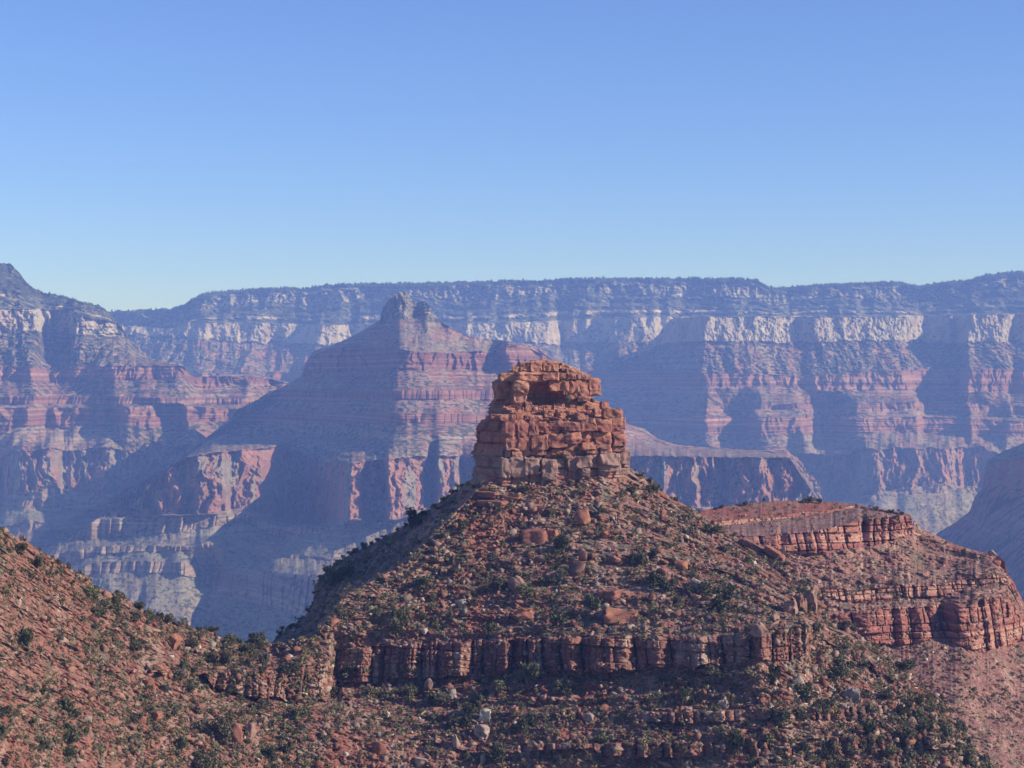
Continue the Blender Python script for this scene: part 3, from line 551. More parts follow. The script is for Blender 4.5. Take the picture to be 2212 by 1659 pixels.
FG = loft('hillside', [
    dict(v=TF, d=pl('-80,530 0,545 250,600 400,632 520,655 588,668 604,730 640,780 679,835 712,862 760,890 850,925 940,915 1000,860 1030,790 1100,756 1200,752 1300,756 1355,775 1400,772 1500,768 1600,745 1690,728 1744,712 1775,705 1834,690 1894,676 1963,660 2033,645 2079,632 2138,615 2290,590'), j=1.2, jw=6, sd=5),
    dict(v=pl('-80,1112 0,1146 200,1272 400,1354 520,1391 588,1391 640,1384 665,1374 690,1364 712,1330 740,1292 800,1258 880,1212 940,1150 1000,1092 1040,1052 1060,1040 1200,1042 1355,1020 1400,1050 1500,1114 1600,1176 1744,1275 1789,1345 1894,1404 2033,1519 2138,1669 2290,1795'),
         d=pl('-80,528 0,543 250,598 400,630 520,653 588,664 640,652 690,652 712,658 740,668 800,680 880,692 940,708 1000,724 1040,735 1100,740 1200,742 1300,748 1355,765 1400,764 1500,758 1600,738 1690,720 1744,704 1775,697 1834,684 1894,670 2033,640 2138,611 2290,586'), j=2, jw=12, sd=5),
    dict(v=pl('-80,1230 0,1250 200,1340 400,1405 520,1418 600,1412 740,1352 900,1300 1050,1215 1200,1200 1400,1200 1500,1215 1600,1245 1700,1300 1744,1335 1775,1350 1834,1375 1894,1420 2033,1533 2138,1683 2290,1800'),
         d=pl('-80,515 0,528 200,572 400,618 520,642 600,650 740,655 900,668 1050,688 1200,686 1400,688 1500,692 1600,686 1700,668 1744,655 1800,660 1894,655 2033,630 2138,605 2290,582'), j=2, jw=20),
    # top edge of the long cliff band
    dict(v=pl('-80,1400 0,1420 200,1440 300,1446 440,1455 500,1452 560,1447 640,1438 700,1432 716,1430 722,1404 740,1400 800,1396 900,1390 1000,1386 1100,1382 1200,1378 1300,1374 1400,1372 1440,1378 1500,1374 1560,1374 1640,1368 1690,1362 1735,1345 1745,1350 1775,1375 1834,1400 1894,1440 2033,1548 2138,1698 2290,1805'),
         d=pl('-80,497 0,508 200,545 330,575 440,604 460,609 560,618 650,628 712,638 722,660 800,658 900,653 1000,647 1100,641 1200,635 1300,629 1400,623 1500,617 1600,610 1640,606 1700,613 1742,622 1752,636 1800,645 1894,640 2033,620 2138,598 2290,578'), j=5, jw=13, sd=2),
    dict(v=pl('-80,1402 0,1422 200,1442 300,1448 440,1458 462,1488 520,1500 600,1508 700,1514 716,1512 740,1478 800,1474 900,1466 1000,1458 1100,1454 1200,1452 1300,1452 1400,1446 1500,1440 1600,1432 1700,1426 1735,1418 1748,1402 1775,1385 1834,1406 1894,1446 2033,1552 2138,1702 2290,1808'),
         d=pl('-80,496 0,507 200,544 330,574 440,605 460,606 560,611 650,619 712,631 730,651 800,649 900,645 1000,639 1100,633 1200,627 1300,621 1400,616 1500,610 1600,604 1640,601 1700,608 1742,617 1752,630 1800,642 1894,638 2033,618 2138,596 2290,577'), j=9, jw=22, sd=2),
    dict(v=pl('-80,1500 0,1505 300,1515 600,1540 900,1540 1200,1536 1300,1541 1400,1537 1500,1540 1600,1534 1700,1532 1800,1528 1900,1524 1952,1520 1966,1530 2033,1570 2138,1710 2290,1812'),
         d=pl('-80,485 0,495 300,555 600,600 900,620 1200,606 1400,598 1600,589 1700,587 1800,598 1900,606 1950,609 1960,618 2033,615 2138,592 2290,575'), j=2, jw=12, sd=3),
    dict(v=pl('-80,1501 0,1506 300,1516 600,1541 900,1541 1200,1540 1230,1554 1400,1560 1500,1562 1600,1556 1700,1552 1800,1554 1900,1552 1950,1552 1966,1540 2033,1574 2138,1713 2290,1814'),
         d=pl('-80,484 0,494 300,554 600,599 900,619 1200,603 1400,595 1600,586 1700,584 1800,595 1900,603 1950,606 1960,616 2033,614 2138,591 2290,574'), j=2.5, jw=10, sd=3),
    dict(v=pl('-80,1570 0,1572 300,1578 600,1590 900,1592 1000,1606 1100,1610 1200,1606 1300,1606 1400,1602 1500,1604 1600,1598 1700,1598 1800,1594 1900,1592 2000,1590 2062,1590 2080,1610 2138,1720 2290,1818'),
         d=pl('-80,475 0,484 300,542 600,585 900,603 1200,592 1400,584 1600,577 1700,576 1800,584 1900,590 2000,595 2064,598 2078,604 2138,588 2290,572'), j=2.5, jw=12, sd=3),
    dict(v=pl('-80,1571 0,1573 300,1579 600,1591 900,1594 1000,1620 1100,1626 1200,1618 1280,1616 1300,1632 1400,1636 1500,1634 1600,1634 1700,1632 1800,1630 1900,1626 2000,1620 2062,1614 2080,1620 2138,1722 2290,1820'),
         d=pl('-80,474 0,483 300,541 600,584 900,601 1200,588 1400,579 1600,572 1700,571 1800,579 1900,585 2000,591 2064,594 2078,602 2138,586 2290,571'), j=3, jw=10, sd=3),
    dict(v=pl('-80,1760 2290,1830'), d=pl('-80,452 0,458 300,510 600,550 900,566 1200,558 1500,548 1700,544 1800,550 2050,566 2290,568')),
    ], [
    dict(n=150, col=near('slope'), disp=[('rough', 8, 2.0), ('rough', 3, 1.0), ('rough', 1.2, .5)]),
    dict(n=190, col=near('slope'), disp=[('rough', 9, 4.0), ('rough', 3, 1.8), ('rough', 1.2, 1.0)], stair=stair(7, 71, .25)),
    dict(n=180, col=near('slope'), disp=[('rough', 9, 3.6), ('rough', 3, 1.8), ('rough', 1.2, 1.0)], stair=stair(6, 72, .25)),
    dict(n=90, col=near('cliff'), disp=[('cols', 3.5, 13, 9), ('cols', 1.5, 5, 2.4), ('blocks', 1.5, 6, 2, 9, 1.6), ('ledge', 1.2, 1.2), ('rough', 2.5, 1.4)]),
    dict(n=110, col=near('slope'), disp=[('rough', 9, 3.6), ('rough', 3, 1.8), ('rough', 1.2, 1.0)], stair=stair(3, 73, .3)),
    dict(n=26, col=near('cliff'), disp=[('cols', 2.2, 6, 4.0), ('rough', 2, 1)]),
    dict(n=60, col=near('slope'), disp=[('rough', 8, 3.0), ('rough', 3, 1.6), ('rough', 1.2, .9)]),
    dict(n=34, col=near('cliff'), disp=[('cols', 3, 9, 5.5), ('rough', 2, 1.2)]),
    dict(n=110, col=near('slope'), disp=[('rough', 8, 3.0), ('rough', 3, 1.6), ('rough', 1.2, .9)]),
    ], -75, 2280, 1700, d0=0, mat=MAT_NEAR, seed=7, back=(160, 150, 6), label='scrubby red hillside rising to the foot of the rock tower')

# the mesa to the right, behind the cone
TR = pl('1380,1130 1450,1112 1500,1105 1540,1098 1580,1092 1620,1086 1680,1082 1720,1081 1790,1084 1850,1088 1880,1095 1900,1099 1950,1107 1968,1112 1974,1122 1972,1140 1990,1142 2020,1156 2060,1175 2100,1188 2140,1196 2160,1203 2172,1215 2176,1240 2190,1256 2198,1276 2206,1290 2214,1310 2300,1420')
FR = loft('mesa_terrace', [
    dict(v=TR, d=pl('1380,900 1600,960 1850,985 1968,928 1990,932 2060,925 2140,905 2176,890 2214,880 2300,860'), sd=8, j=1.2, jw=6),
    dict(v=pl('1380,1135 1500,1128 1545,1128 1640,1118 1700,1112 1760,1104 1800,1100 1850,1092 1900,1101 1968,1114 1974,1124 2060,1177 2140,1198 2176,1242 2214,1312 2300,1424'), d=pl('1380,880 1600,915 1700,930 1850,965 1968,920 1990,924 2060,920 2140,900 2176,885 2214,876 2300,857'), sd=16, j=1.5, jw=9),
    dict(v=pl('1380,1140 1500,1136 1545,1138 1640,1127 1700,1120 1760,1112 1800,1106 1850,1096 1900,1105 1968,1116 1974,1128 2060,1179 2140,1200 2176,1244 2214,1314 2300,1426'), d=pl('1380,878 1600,913 1700,928 1850,963 1968,918 1990,922 2060,918 2140,898 2176,883 2214,874 2300,855'), sd=16, j=1.5, jw=9),
    dict(v=pl('1380,1160 1560,1156 1600,1158 1650,1158 1700,1152 1750,1148 1800,1140 1850,1126 1900,1118 1950,1114 1968,1118 1976,1150 2060,1181 2140,1202 2176,1246 2214,1316 2300,1428'), d=pl('1380,850 1560,858 1680,856 1686,868 1700,862 1800,872 1858,884 1864,900 1878,888 1930,898 1968,908 1990,912 2060,908 2140,893 2176,880 2214,872 2300,853'), sd=5, j=1.5, jw=7),
    dict(v=pl('1380,1162 1560,1158 1600,1166 1650,1178 1700,1190 1730,1196 1770,1196 1800,1190 1850,1184 1900,1178 1950,1160 1970,1150 1980,1154 2060,1183 2140,1204 2176,1248 2214,1318 2300,1430'), d=pl('1380,848 1560,852 1680,848 1686,851 1700,850 1800,862 1858,874 1864,879 1878,878 1930,890 1968,902 1990,908 2060,906 2140,891 2176,878 2214,870 2300,851'), sd=12, j=2, jw=8),
    dict(v=pl('1380,1262 1700,1266 1780,1272 1850,1276 1900,1268 1960,1264 2040,1262 2100,1248 2150,1238 2176,1252 2214,1322 2300,1434'), d=pl('1380,830 1700,826 1800,828 1900,838 2040,850 2150,860 2176,868 2214,864 2300,850'), sd=16, j=4, jw=9),
    dict(v=pl('1380,1282 1700,1286 1780,1290 1850,1300 1900,1300 1960,1292 2040,1286 2100,1266 2150,1256 2176,1262 2214,1330 2300,1440'), d=pl('1380,827 1700,822 1800,824 1900,834 2040,846 2150,856 2176,864 2214,860 2300,848'), sd=16, j=4, jw=9),
    dict(v=pl('1380,1322 1780,1328 1830,1324 1900,1316 1960,1312 2020,1306 2040,1300 2060,1304 2090,1308 2130,1292 2180,1290 2214,1334 2300,1445'), d=pl('1380,808 1780,806 1900,812 2020,822 2034,836 2050,826 2070,814 2110,818 2160,832 2214,850 2300,842'), sd=5, j=3, jw=9),
    dict(v=pl('1380,1372 1780,1366 1840,1376 1900,1392 1960,1394 2020,1380 2040,1380 2080,1398 2120,1410 2180,1396 2214,1390 2300,1460'), d=pl('1380,800 1780,796 1900,800 2020,806 2034,808 2050,806 2070,800 2110,804 2160,818 2214,836 2300,834'), sd=16, j=3, jw=12),
    dict(v=pl('1380,1700 2300,1700'), d=pl('1380,690 2000,680 2300,700')),
    ], [
    dict(n=44, col=near('redtop'), disp=[('rough', 9, 3), ('rough', 2.5, 1)]),
    dict(n=10, col=near('redcliff'), disp=[('blocks', 1, 2.5, 2, 6, 1.6)]),
    dict(n=36, col=near('farslope'), disp=[('rough', 9, 3), ('rough', 2.5, 1.2)]),
    dict(n=56, col=near('redcliff'), disp=[('blocks', 2.5, 7, 3, 11, 3.4), ('cols', 4, 13, 5), ('rough', 2, .8)]),
    dict(n=90, col=near('farslope'), disp=[('rough', 9, 4), ('rough', 2.5, 1.4)], stair=stair(3, 82, .3)),
    dict(n=24, col=near('redcliff'), disp=[('blocks', 1.4, 3, 2, 7, 2.5), ('cols', 3, 8, 3)]),
    dict(n=30, col=near('farslope'), disp=[('rough', 9, 3), ('blocks', .9, 2, 3, 9, 1.5)], stair=stair(3, 83, .1)),
    dict(n=70, col=near('redcliff'), disp=[('blocks', 2, 6, 3, 11, 3.2), ('cols', 4, 14, 5), ('ledge', 1.4, 1.2), ('rough', 3, 1.6)]),
    dict(n=220, col=near('farslope'), disp=[('rough', 12, 3.6), ('rough', 3, 1.3)]),
    ], 1385, 2290, 760, d0=0, mat=MAT_NEAR, seed=8, back=(120, 160, 5), label='ledged mesa terrace stepping down to the right behind the tower slope')

# ------------------------------------------------------------------ the rock tower
D0 = 737.0; KX, KY = 936.0, 720.0; KS = .2388
def tw(x, y): return KX + x * KS, KY + y * KS
tower = bpy.data.objects.new('rock_tower', None); COL.objects.link(tower)
_b = world(np.array([1190.]), np.array([1035.]), np.array([D0 + 15.]))[0]; tower.location = Vector(_b)
tag(tower, 'blocky red sandstone tower on top of the scrubby cone slope', 'rock tower')
def tcol(co, rs, pale=0):
    x, z = co[:, 0], co[:, 2]; s = x + co[:, 1] * .7
    bd = f2(z / 1.5, s / 40, 3, 101); st = f2(s / 4, z / 7, 4, 102, .6); h = (z + 37) / 50.
    c = mixc(C_(.35, .145, .098) + 0 * x[:, None], C_(.43, .22, .135), np.clip(sstep(.2, 1.1, h) * .9 + sstep(.1, .5, bd) * .4, 0, 1))
    c = mixc(c, C_(.27, .10, .075), sstep(.02, .4, -bd) * .65)
    c = mixc(c, C_(.30, .205, .165), np.clip(sstep(.30, .05, h) * sstep(-.3, .1, st) + pale, 0, .85))
    c = mixc(c, C_(.16, .10, .08), sstep(.2, .5, st) * .35)
    return c * (.86 + .28 * rs.rand(len(x)))[:, None]
def tower_core(name, prof, ny, front, xc, outcut=None, seed=1, hm=(1.6, 4.5), wm=(3, 9), A=1.6, alcove=None):
    """a closed ring of rock: prof = [(y, xleft, xright)] in picture-measured units, front = [(y, metres behind the front plane)]"""
    ys = np.linspace(prof[0][0], prof[-1][0], ny)
    xl = np.interp(ys, [p[0] for p in prof], [p[1] for p in prof]) + 12 * f1(ys / 40., 3, seed); xr = np.interp(ys, [p[0] for p in prof], [p[2] for p in prof]) + 8 * f1(ys / 30., 3, seed + 9)
    f0 = np.interp(ys, [p[0] for p in front], [p[1] for p in front]); NP = 520
    rows = []
    for i in range(ny):
        w = xr[i] - xl[i]; c = xl[i] + xc * w
        P = [(xl[i], f0[i] + 30), (xl[i] + .4 * xc * w, f0[i] + 13), (c, f0[i]), (c + .35 * (xr[i] - c), f0[i] + 3.5), (c + .8 * (xr[i] - c), f0[i] + 9), (xr[i], f0[i] + 17), (xr[i] - .1 * w, f0[i] + 32), (xl[i] + .5 * w, f0[i] + 42), (xl[i] + .12 * w, f0[i] + 40), (xl[i], f0[i] + 30)]
        P = np.array(P); t = np.linspace(0, len(P) - 1, NP + 1)[:-1]
        wts = [1.4, 1.4, 1.6, 2, 1.2, .9, .7, .6, .4]; cw = np.concatenate([[0], np.cumsum(wts)]); tt = np.linspace(0, cw[-1], NP + 1)[:-1]
        k = np.interp(tt, cw, np.arange(len(P)))
        rows.append(np.stack([np.interp(k, np.arange(len(P)), P[:, 0]), np.interp(k, np.arange(len(P)), P[:, 1])], -1))
    Rr = np.array(rows)
    dd = D0 + Rr[..., 1]; uu, vv = tw(Rr[..., 0], ys[:, None] + 0 * Rr[..., 0])
    co = world(uu, vv, dd)                                    # (ny, NP, 3)
    nx = np.roll(co, -2, 1) - np.roll(co, 2, 1); nrm = np.stack([nx[..., 1], -nx[..., 0], 0 * nx[..., 0]], -1); nrm /= np.linalg.norm(nrm, axis=-1, keepdims=True) + 1e-9
    seg = np.linalg.norm(np.roll(co, -1, 1) - co, axis=-1)[ny // 2]; s = np.concatenate([[0], np.cumsum(seg)[:-1]])[None] + 0 * dd
    e, rn, rc = masonry(s.reshape(-1), co[..., 2].reshape(-1), hm[0], hm[1], wm[0], wm[1], seed)
    e = e.reshape(dd.shape); rn = rn.reshape(dd.shape); rc = rc.reshape(dd.shape)
    dl = A * (rn * 1.2 - .5 + rc * .3 - .25) - A * .6 * (1 - sstep(0, .5, e)) + .6 * f2(s / 3, co[..., 2] / 2.2, 3, seed + 4) + 1.6 * f2(s / 14, co[..., 2] / 9, 2, seed + 6) + .7 * f2(co[..., 2] / .8 + s / 60, s / 25, 3, seed + 8, .7)
    if alcove is not None: dl = dl + alcove(Rr[..., 0], ys[:, None] + 0 * Rr[..., 0], Rr[..., 1] - f0[:, None])
    co = co + nrm * dl[..., None]
    top = []
    cen = co[0].mean(0)
    for q in (.03, .25, .5, .75, .97):
        r_ = co[0] * (q) + cen * (1 - q); r_[:, 2] = co[0].mean(0)[2] * .5 + co[0][:, 2] * .5 + .35 * (1 - q) * 2 + .5 * f2(r_[:, 0] / 3, r_[:, 1] / 3, 3, seed); top.append(r_)
    allc = np.concatenate([np.array(top), co]).reshape(-1, 3)
    nr = len(top) + ny; a = np.arange(nr * NP).reshape(nr, NP); b = np.roll(a, -1, 1)
    q = np.stack([a[:-1], a[1:], b[1:], b[:-1]], -1).reshape(-1, 4)
    rs = np.random.RandomState(seed)
    me = make_mesh(name, allc - np.array(tower.location), q, color=tcol(allc, rs))
    return link(name, me, MAT_TOWER, tower)
SIL = [(250, 860, 1120), (262, 780, 1160), (300, 745, 1215), (350, 660, 1330), (385, 615, 1400), (415, 600, 1440), (430, 566, 1470), (470, 562, 1478), (560, 562, 1440), (600, 545, 1440), (640, 505, 1560), (700, 475, 1600), (740, 480, 1640), (780, 455, 1690), (830, 420, 1700), (880, 410, 1690), (1000, 392, 1715), (1050, 372, 1735), (1100, 356, 1750), (1160, 364, 1752), (1230, 384, 1745), (1320, 385, 1700), (1380, 380, 1690)]
def sub(y0, y1):
    ys = [y0] + [p[0] for p in SIL if y0 < p[0] < y1] + [y1]
    return [(y, float(np.interp(y, [p[0] for p in SIL], [p[1] for p in SIL])), float(np.interp(y, [p[0] for p in SIL], [p[2] for p in SIL]))) for y in ys]
tower_core('lower_cliff', [(y, a - (0 if y > 800 else 0), b) for y, a, b in sub(782, 1380)], 210, [(782, 2.2), (900, 2.2), (1060, 2.2), (1120, 1.2), (1380, 1.0)], .19, seed=21, A=1.7, hm=(4.5, 11), wm=(4, 12))
tower_core('bench_slope', sub(640, 784), 60, [(640, 13), (700, 9), (784, 3.2)], .12, seed=22, hm=(.6, 1.6), wm=(1, 4), A=.9)
def alc(x, y, f):
    a = np.clip(1 - ((x - 985) / 165) ** 2 - ((y - 590) / 150) ** 2, 0, 1) ** .6
    return -6.5 * a * (f < 9)
tower_core('upper_cliff', sub(424, 660), 110, [(424, 10), (540, 11.5), (660, 13)], .22, seed=23, hm=(3.5, 7), wm=(5, 14), A=1.2, alcove=alc)
tower_core('ledge_cap', [(356, 655, 1350), (372, 612, 1400), (420, 596, 1440), (430, 600, 1450)], 40, [(356, 12), (372, 8.6), (430, 9.2)], .2, seed=24, hm=(2.0, 3.2), wm=(5, 14), A=1.0)
tower_core('summit_cap', [(254, 850, 1125), (264, 782, 1165), (300, 745, 1230), (358, 660, 1340)], 46, [(254, 16), (270, 13), (358, 12.5)], .2, seed=25, hm=(1.5, 3), wm=(3, 8), A=1.1)

def block_mesh(w, dp, h, seed, n=16, p=.12, rough=.15, taper=0.):
    """a weathered sandstone block: rounded box pushed about by noise"""
    bm = bmesh.new(); bmesh.ops.create_cube(bm, size=2.0)
    bmesh.ops.subdivide_edges(bm, edges=bm.edges[:], cuts=n, use_grid_fill=True)
    co = np.array([v.co[:] for v in bm.verts]); r = np.linalg.norm(co, axis=1, keepdims=True)
    sph = co / r * 1.32; q = co * (1 - p) + sph * p
    s = min(w, dp, h)
    q = q * np.array([w / 2, dp / 2, h / 2])
    nz = lambda sc, sd: np.stack([n3(q / sc + sd, sd), n3(q / sc + sd + 7, sd + 1), n3(q / sc + sd + 13, sd + 2)], -1)
    big = nz(s * .75, seed); st = np.round(big * 2.6) / 2.6
    q = q + (big * .35 + st * .65) * s * rough + nz(s * .28, seed + 3) * s * rough * .5
    # bedding grooves, a split or two and broken corners
    q[:, :2] *= (1 - .045 * sstep(.1, .6, n1(q[:, 2] / (s * .14) + seed, seed)) * (1 + n2(q[:, 0] / s * 2, q[:, 2] / s * 3, seed)))[:, None]
    q[:, 1] += s * .07 * sstep(.08, .0, np.abs(n2(q[:, 0] / (s * .7) + seed, q[:, 2] / (s * 2.), seed + 9))) * (q[:, 1] < 0)
    cz = q[:, 0] / w * 1.0 * ((seed * 7) % 5 - 2) * .06 * h; q[:, 2] += cz * .5
    if taper: q[:, :2] *= (1 + taper * (q[:, 2:] / h))
    bm.verts.index_update(); f = np.array([[v.index for v in fc.verts] for fc in bm.faces]); bm.free()
    return q, f
BL = '''610,1135,695,1300,-1,1 690,1128,826,1292,-1.6,1 815,1128,946,1287,-2,1 960,1140,1057,1256,-1,1 1040,1145,1112,1252,-1.2,1 990,1258,1110,1322,-2,1 1213,1118,1307,1232,.5,1 1298,1110,1416,1215,-1,1 1338,1225,1400,1290,-1.5,1 1380,1080,1490,1202,1.2,1 1490,1085,1680,1187,-1,1 1650,1065,1764,1172,3,1 1500,1188,1690,1246,.5,1
650,1063,702,1122,.2,0 698,1060,792,1132,-.5,0 788,1060,872,1106,.3,0 868,1065,932,1102,.7,0 933,1063,1012,1102,-.3,0 1058,1050,1162,1092,.6,0 1158,1058,1272,1100,.6,0 1378,1040,1482,1086,.6,0 1500,1040,1602,1086,1,0 1610,1030,1732,1066,2,0 1180,1098,1282,1130,1,0 1010,1075,1060,1110,1,0
640,943,757,1062,-.6,0 750,940,862,1056,-1,0 878,925,1017,1052,-1.4,0 1018,910,1202,1027,-1.4,0 1180,903,1317,1000,-1.8,0 1190,998,1312,1057,.4,0 1318,898,1442,992,.9,0 1323,985,1467,1052,-.6,0 1435,893,1532,952,.4,0 1458,950,1602,1040,0,0 1523,890,1602,946,.8,0 1603,880,1722,916,1.5,0 1598,918,1736,1022,1,0
625,784,752,945,-1,0 745,789,872,942,-1.3,0 863,794,946,922,-1.7,0 945,800,1057,902,.2,0 1053,795,1202,857,-.8,0 1178,788,1337,882,-1.8,0 1330,780,1467,887,-2.2,0 1463,775,1592,882,-.8,0 1588,768,1727,862,.5,0 1060,858,1132,902,.7,0 945,880,1000,930,1,0
518,735,622,792,1,0 600,740,682,787,-.8,0 675,740,747,787,-.8,0 744,738,832,787,-.9,0 824,744,907,786,-1.3,0 903,745,982,782,-.8,0 1528,690,1702,762,2.5,0
1040,424,1212,522,9,0 1208,424,1312,532,9.6,0 1298,430,1397,592,10.5,0 1388,418,1496,562,11,0 1188,520,1302,592,11,0 1308,568,1417,608,10,0 1172,515,1212,552,9,0 565,432,735,605,15,0
600,365,762,430,9.5,0 748,360,1002,430,7.6,0 990,362,1132,424,6.8,0 1122,362,1192,412,8,0 1213,365,1282,412,9.5,0 1298,372,1342,408,9.5,0 1335,376,1417,418,10,0
775,264,882,342,11.5,0 868,265,982,348,10.8,0 978,270,1122,342,11.5,0 718,305,772,348,12,0 1158,290,1232,342,13,0 1200,320,1292,362,12.5,0 1268,340,1342,372,12.5,0'''
def put_block(x0, y0, x1, y1, off, pale, seed, name='rock_block', dp=None, rot=(0, 0, 0), **kw):
    u, v = tw((x0 + x1) / 2, (y0 + y1) / 2); d = D0 + off; m = d / F
    w = (x1 - x0) * KS * m * 1.05; h = (y1 - y0) * KS * m * 1.05; dp = dp or max(3.0, min(w, h) * 1.2)
    q, f = block_mesh(w, dp, h, seed, **kw)
    c = world(np.array([u]), np.array([v]), np.array([d + dp / 2]))[0]
    rs = np.random.RandomState(seed); Rm = np.array(Euler((rot[0], rot[1], rot[2] + rs.uniform(.0, .38))).to_matrix())
    q = q @ Rm.T
    col = tcol(q + c, rs, pale * .7)
    col = col * (.88 + .24 * rs.rand())
    me = make_mesh(name, q, f, color=col)
    o = link(name, me, MAT_TOWER, tower); o.location = Vector(c) - tower.location
    return o
for i, s in enumerate(BL.split()):
    a = [float(q) for q in s.split(',')]; a[4] += max(0, (a[0] + a[2]) / 2 - 640) / 1000 * 8; put_block(*a[:6], seed=300 + i)
for i, s in enumerate('825,622,888,708,3.5 900,668,940,702,3.5 953,658,1002,702,4 1000,695,1035,760,2 1080,640,1182,664,8.5 1078,664,1180,690,8 1110,688,1192,712,6.5 1512,618,1576,682,11 1288,720,1352,760,4 1300,748,1392,782,3 1205,700,1260,735,5 1385,655,1440,690,8 1450,690,1500,730,6 1230,650,1290,675,8 1040,720,1080,758,3 1130,725,1185,765,3 1390,700,1430,730,6'.split()):
    a = [float(q) for q in s.split(',')]; put_block(*a[:5], 0, seed=420 + i, name='bench_rock')
o = put_block(735, 440, 856, 537, 3.5, 0, 501, name='balanced_rock', p=.5, dp=5, rot=(0, R(12), 0)); tag(o, 'rounded overhanging rock on a stubby pillar')
put_block(722, 530, 832, 645, 4, 0, 502, name='pillar', dp=5)
put_block(752, 636, 806, 682, 4, 0, 503, name='pillar_foot', dp=3)

# ------------------------------------------------------------------ finding the ground under a picture point
def surf(lf, u, v):
    j = np.clip(np.searchsorted(lf.U, u), 0, len(lf.U) - 1)
    col = lf.V[:, j]; i = int(np.clip(np.searchsorted(col, v), 0, len(col) - 1))
    return Vector(lf.P3[i, j]), lf.D[i, j]
def topv(lf, u): return float(np.interp(u, lf.U, lf.V[0]))

# ------------------------------------------------------------------ loose rocks
def rock_proto(seed, n=16, flat=.6):
    r = np.random.RandomState(seed); bm = bmesh.new()
    p = r.normal(size=(n, 3)); p /= np.linalg.norm(p, axis=1, keepdims=True); p *= (.75 + .25 * r.rand(n, 1)); p = np.sign(p) * np.abs(p) ** .7
    p *= np.array([1, .5 + .5 * r.rand(), flat + .3 * r.rand()]) * .6
    for q in p: bm.verts.new(q)
    g = bmesh.ops.convex_hull(bm, input=bm.verts[:]); 
    bmesh.ops.delete(bm, geom=[v for v in bm.verts if not v.link_faces], context='VERTS')
    bmesh.ops.triangulate(bm, faces=bm.faces[:]); bm.verts.index_update()
    V = np.array([v.co[:] for v in bm.verts]); Fc = np.array([[v.index for v in f.verts] for f in bm.faces]); bm.free()
    return V, Fc
PR = [rock_proto(900 + i, 7 if i < 6 else 9 if i < 11 else 13, .4 + .05 * i) for i in range(14)]
def rotm(r):
    a = r.normal(size=4); a /= np.linalg.norm(a); w, x, y, z = a
    return np.array([[1 - 2 * (y * y + z * z), 2 * (x * y - z * w), 2 * (x * z + y * w)], [2 * (x * y + z * w), 1 - 2 * (x * x + z * z), 2 * (y * z - x * w)], [2 * (x * z - y * w), 2 * (y * z + x * w), 1 - 2 * (x * x + y * y)]])
def rockcol(r, u, v, kind=None):
    L = sstep(700, 200, np.array([u]))[0]; q = r.rand()
    if kind == 'white' or (kind is None and q < .025 * (1 - L)): c = C_(.58, .50, .38)
    elif q < .45 - .25 * L: c = C_(.38, .27, .20)
    elif q < .75: c = C_(.36, .19, .13)
    else: c = C_(.33, .14, .09)
    return c * C_(.76, .75, .76) * (.55 + .65 * r.rand())
def in_tower(u, v): return 1028 < u < 1362 and v < 1046
def scatter_rocks(name, lf, N, smin, smax, seed, u0, u1, label, umask=None, pw=2.2):
    r = np.random.RandomState(seed); VS, FS, CS = [], [], []; nv = 0; k = 0
    us = r.uniform(u0, u1, N * 2); fr = r.rand(N * 2)
    cl = f2(us / 40., fr * 16, 4, seed) * 1.6
    for u, f_, c_ in zip(us, fr, cl):
        if k >= N: break
        tv = topv(lf, u); v = tv + 2 + f_ * (1672 - tv)
        if v > 1668 or c_ < r.uniform(-.8, .45): continue
        if umask and not umask(u, v): continue
        p, d = surf(lf, u, v); sz = (smin + (smax - smin) * r.rand() ** pw) * d / F
        V, Fc = PR[r.randint(len(PR))]; Rm = rotm(r) if r.rand() < .35 else np.array(Euler((r.normal() * .3, r.normal() * .3, r.rand() * 6.3)).to_matrix())
        lean = sstep(900, 500, np.array([u]))[0]
        if r.rand() < .25 + .5 * lean: Rm = np.array(Euler((r.normal() * .25, .5 + r.normal() * .25 if r.rand() < .3 + .6 * lean else r.normal() * .3, r.normal() * .5)).to_matrix()); V = V * np.array([1.35, .9, .6])
        q = (V * sz * 1.7 * np.array([1, 1, .5 + .5 * r.rand()])) @ Rm.T + np.array(p) + np.array([0, -sz * .15, sz * .1])
        wz = white(u, v); VS.append(q); FS.append(Fc + nv); CS.append(np.broadcast_to(rockcol(r, u, v, 'white' if r.rand() < wz else None), q.shape)); nv += len(q); k += 1
    me = make_mesh(name, np.concatenate(VS), tris=np.concatenate(FS), color=np.concatenate(CS))
    return tag(link(name, me, MAT_STONE), label, kind='stuff')
WHITE = [(850, 1305, 60, 16, .5), (930, 1310, 90, 20, .6), (1075, 1310, 60, 14, .6), (1000, 1240, 90, 14, .45), (650, 1350, 50, 12, .3), (480, 1395, 40, 12, .6), (380, 1405, 60, 10, .4), (330, 1490, 30, 10, .4), (1290, 1312, 30, 8, .5), (1640, 1230, 35, 12, .6), (1640, 1262, 25, 8, .6), (2060, 1262, 40, 12, .6), (1980, 1460, 30, 16, .5), (920, 1560, 250, 60, .12), (1700, 1480, 250, 60, .18), (1500, 1520, 150, 50, .15), (1250, 1245, 60, 12, .2)]
def white(u, v): return max([a * math.exp(-((u - x) / w) ** 2 - ((v - y) / h) ** 2) for x, y, w, h, a in WHITE])
scatter_rocks('rubble', FG, 26000, 1.4, 8, 41, -60, 2200, 'loose rubble of red and pale stones covering the near slopes', lambda u, v: not in_tower(u, v), 2.6)
scatter_rocks('loose_rocks', FG, 1500, 6, 15, 43, -60, 2180, 'middling broken rocks lying among the rubble of the near slopes', lambda u, v: not in_tower(u, v) and not (700 < u < 1750 and 1376 < v < 1452), 2.0)
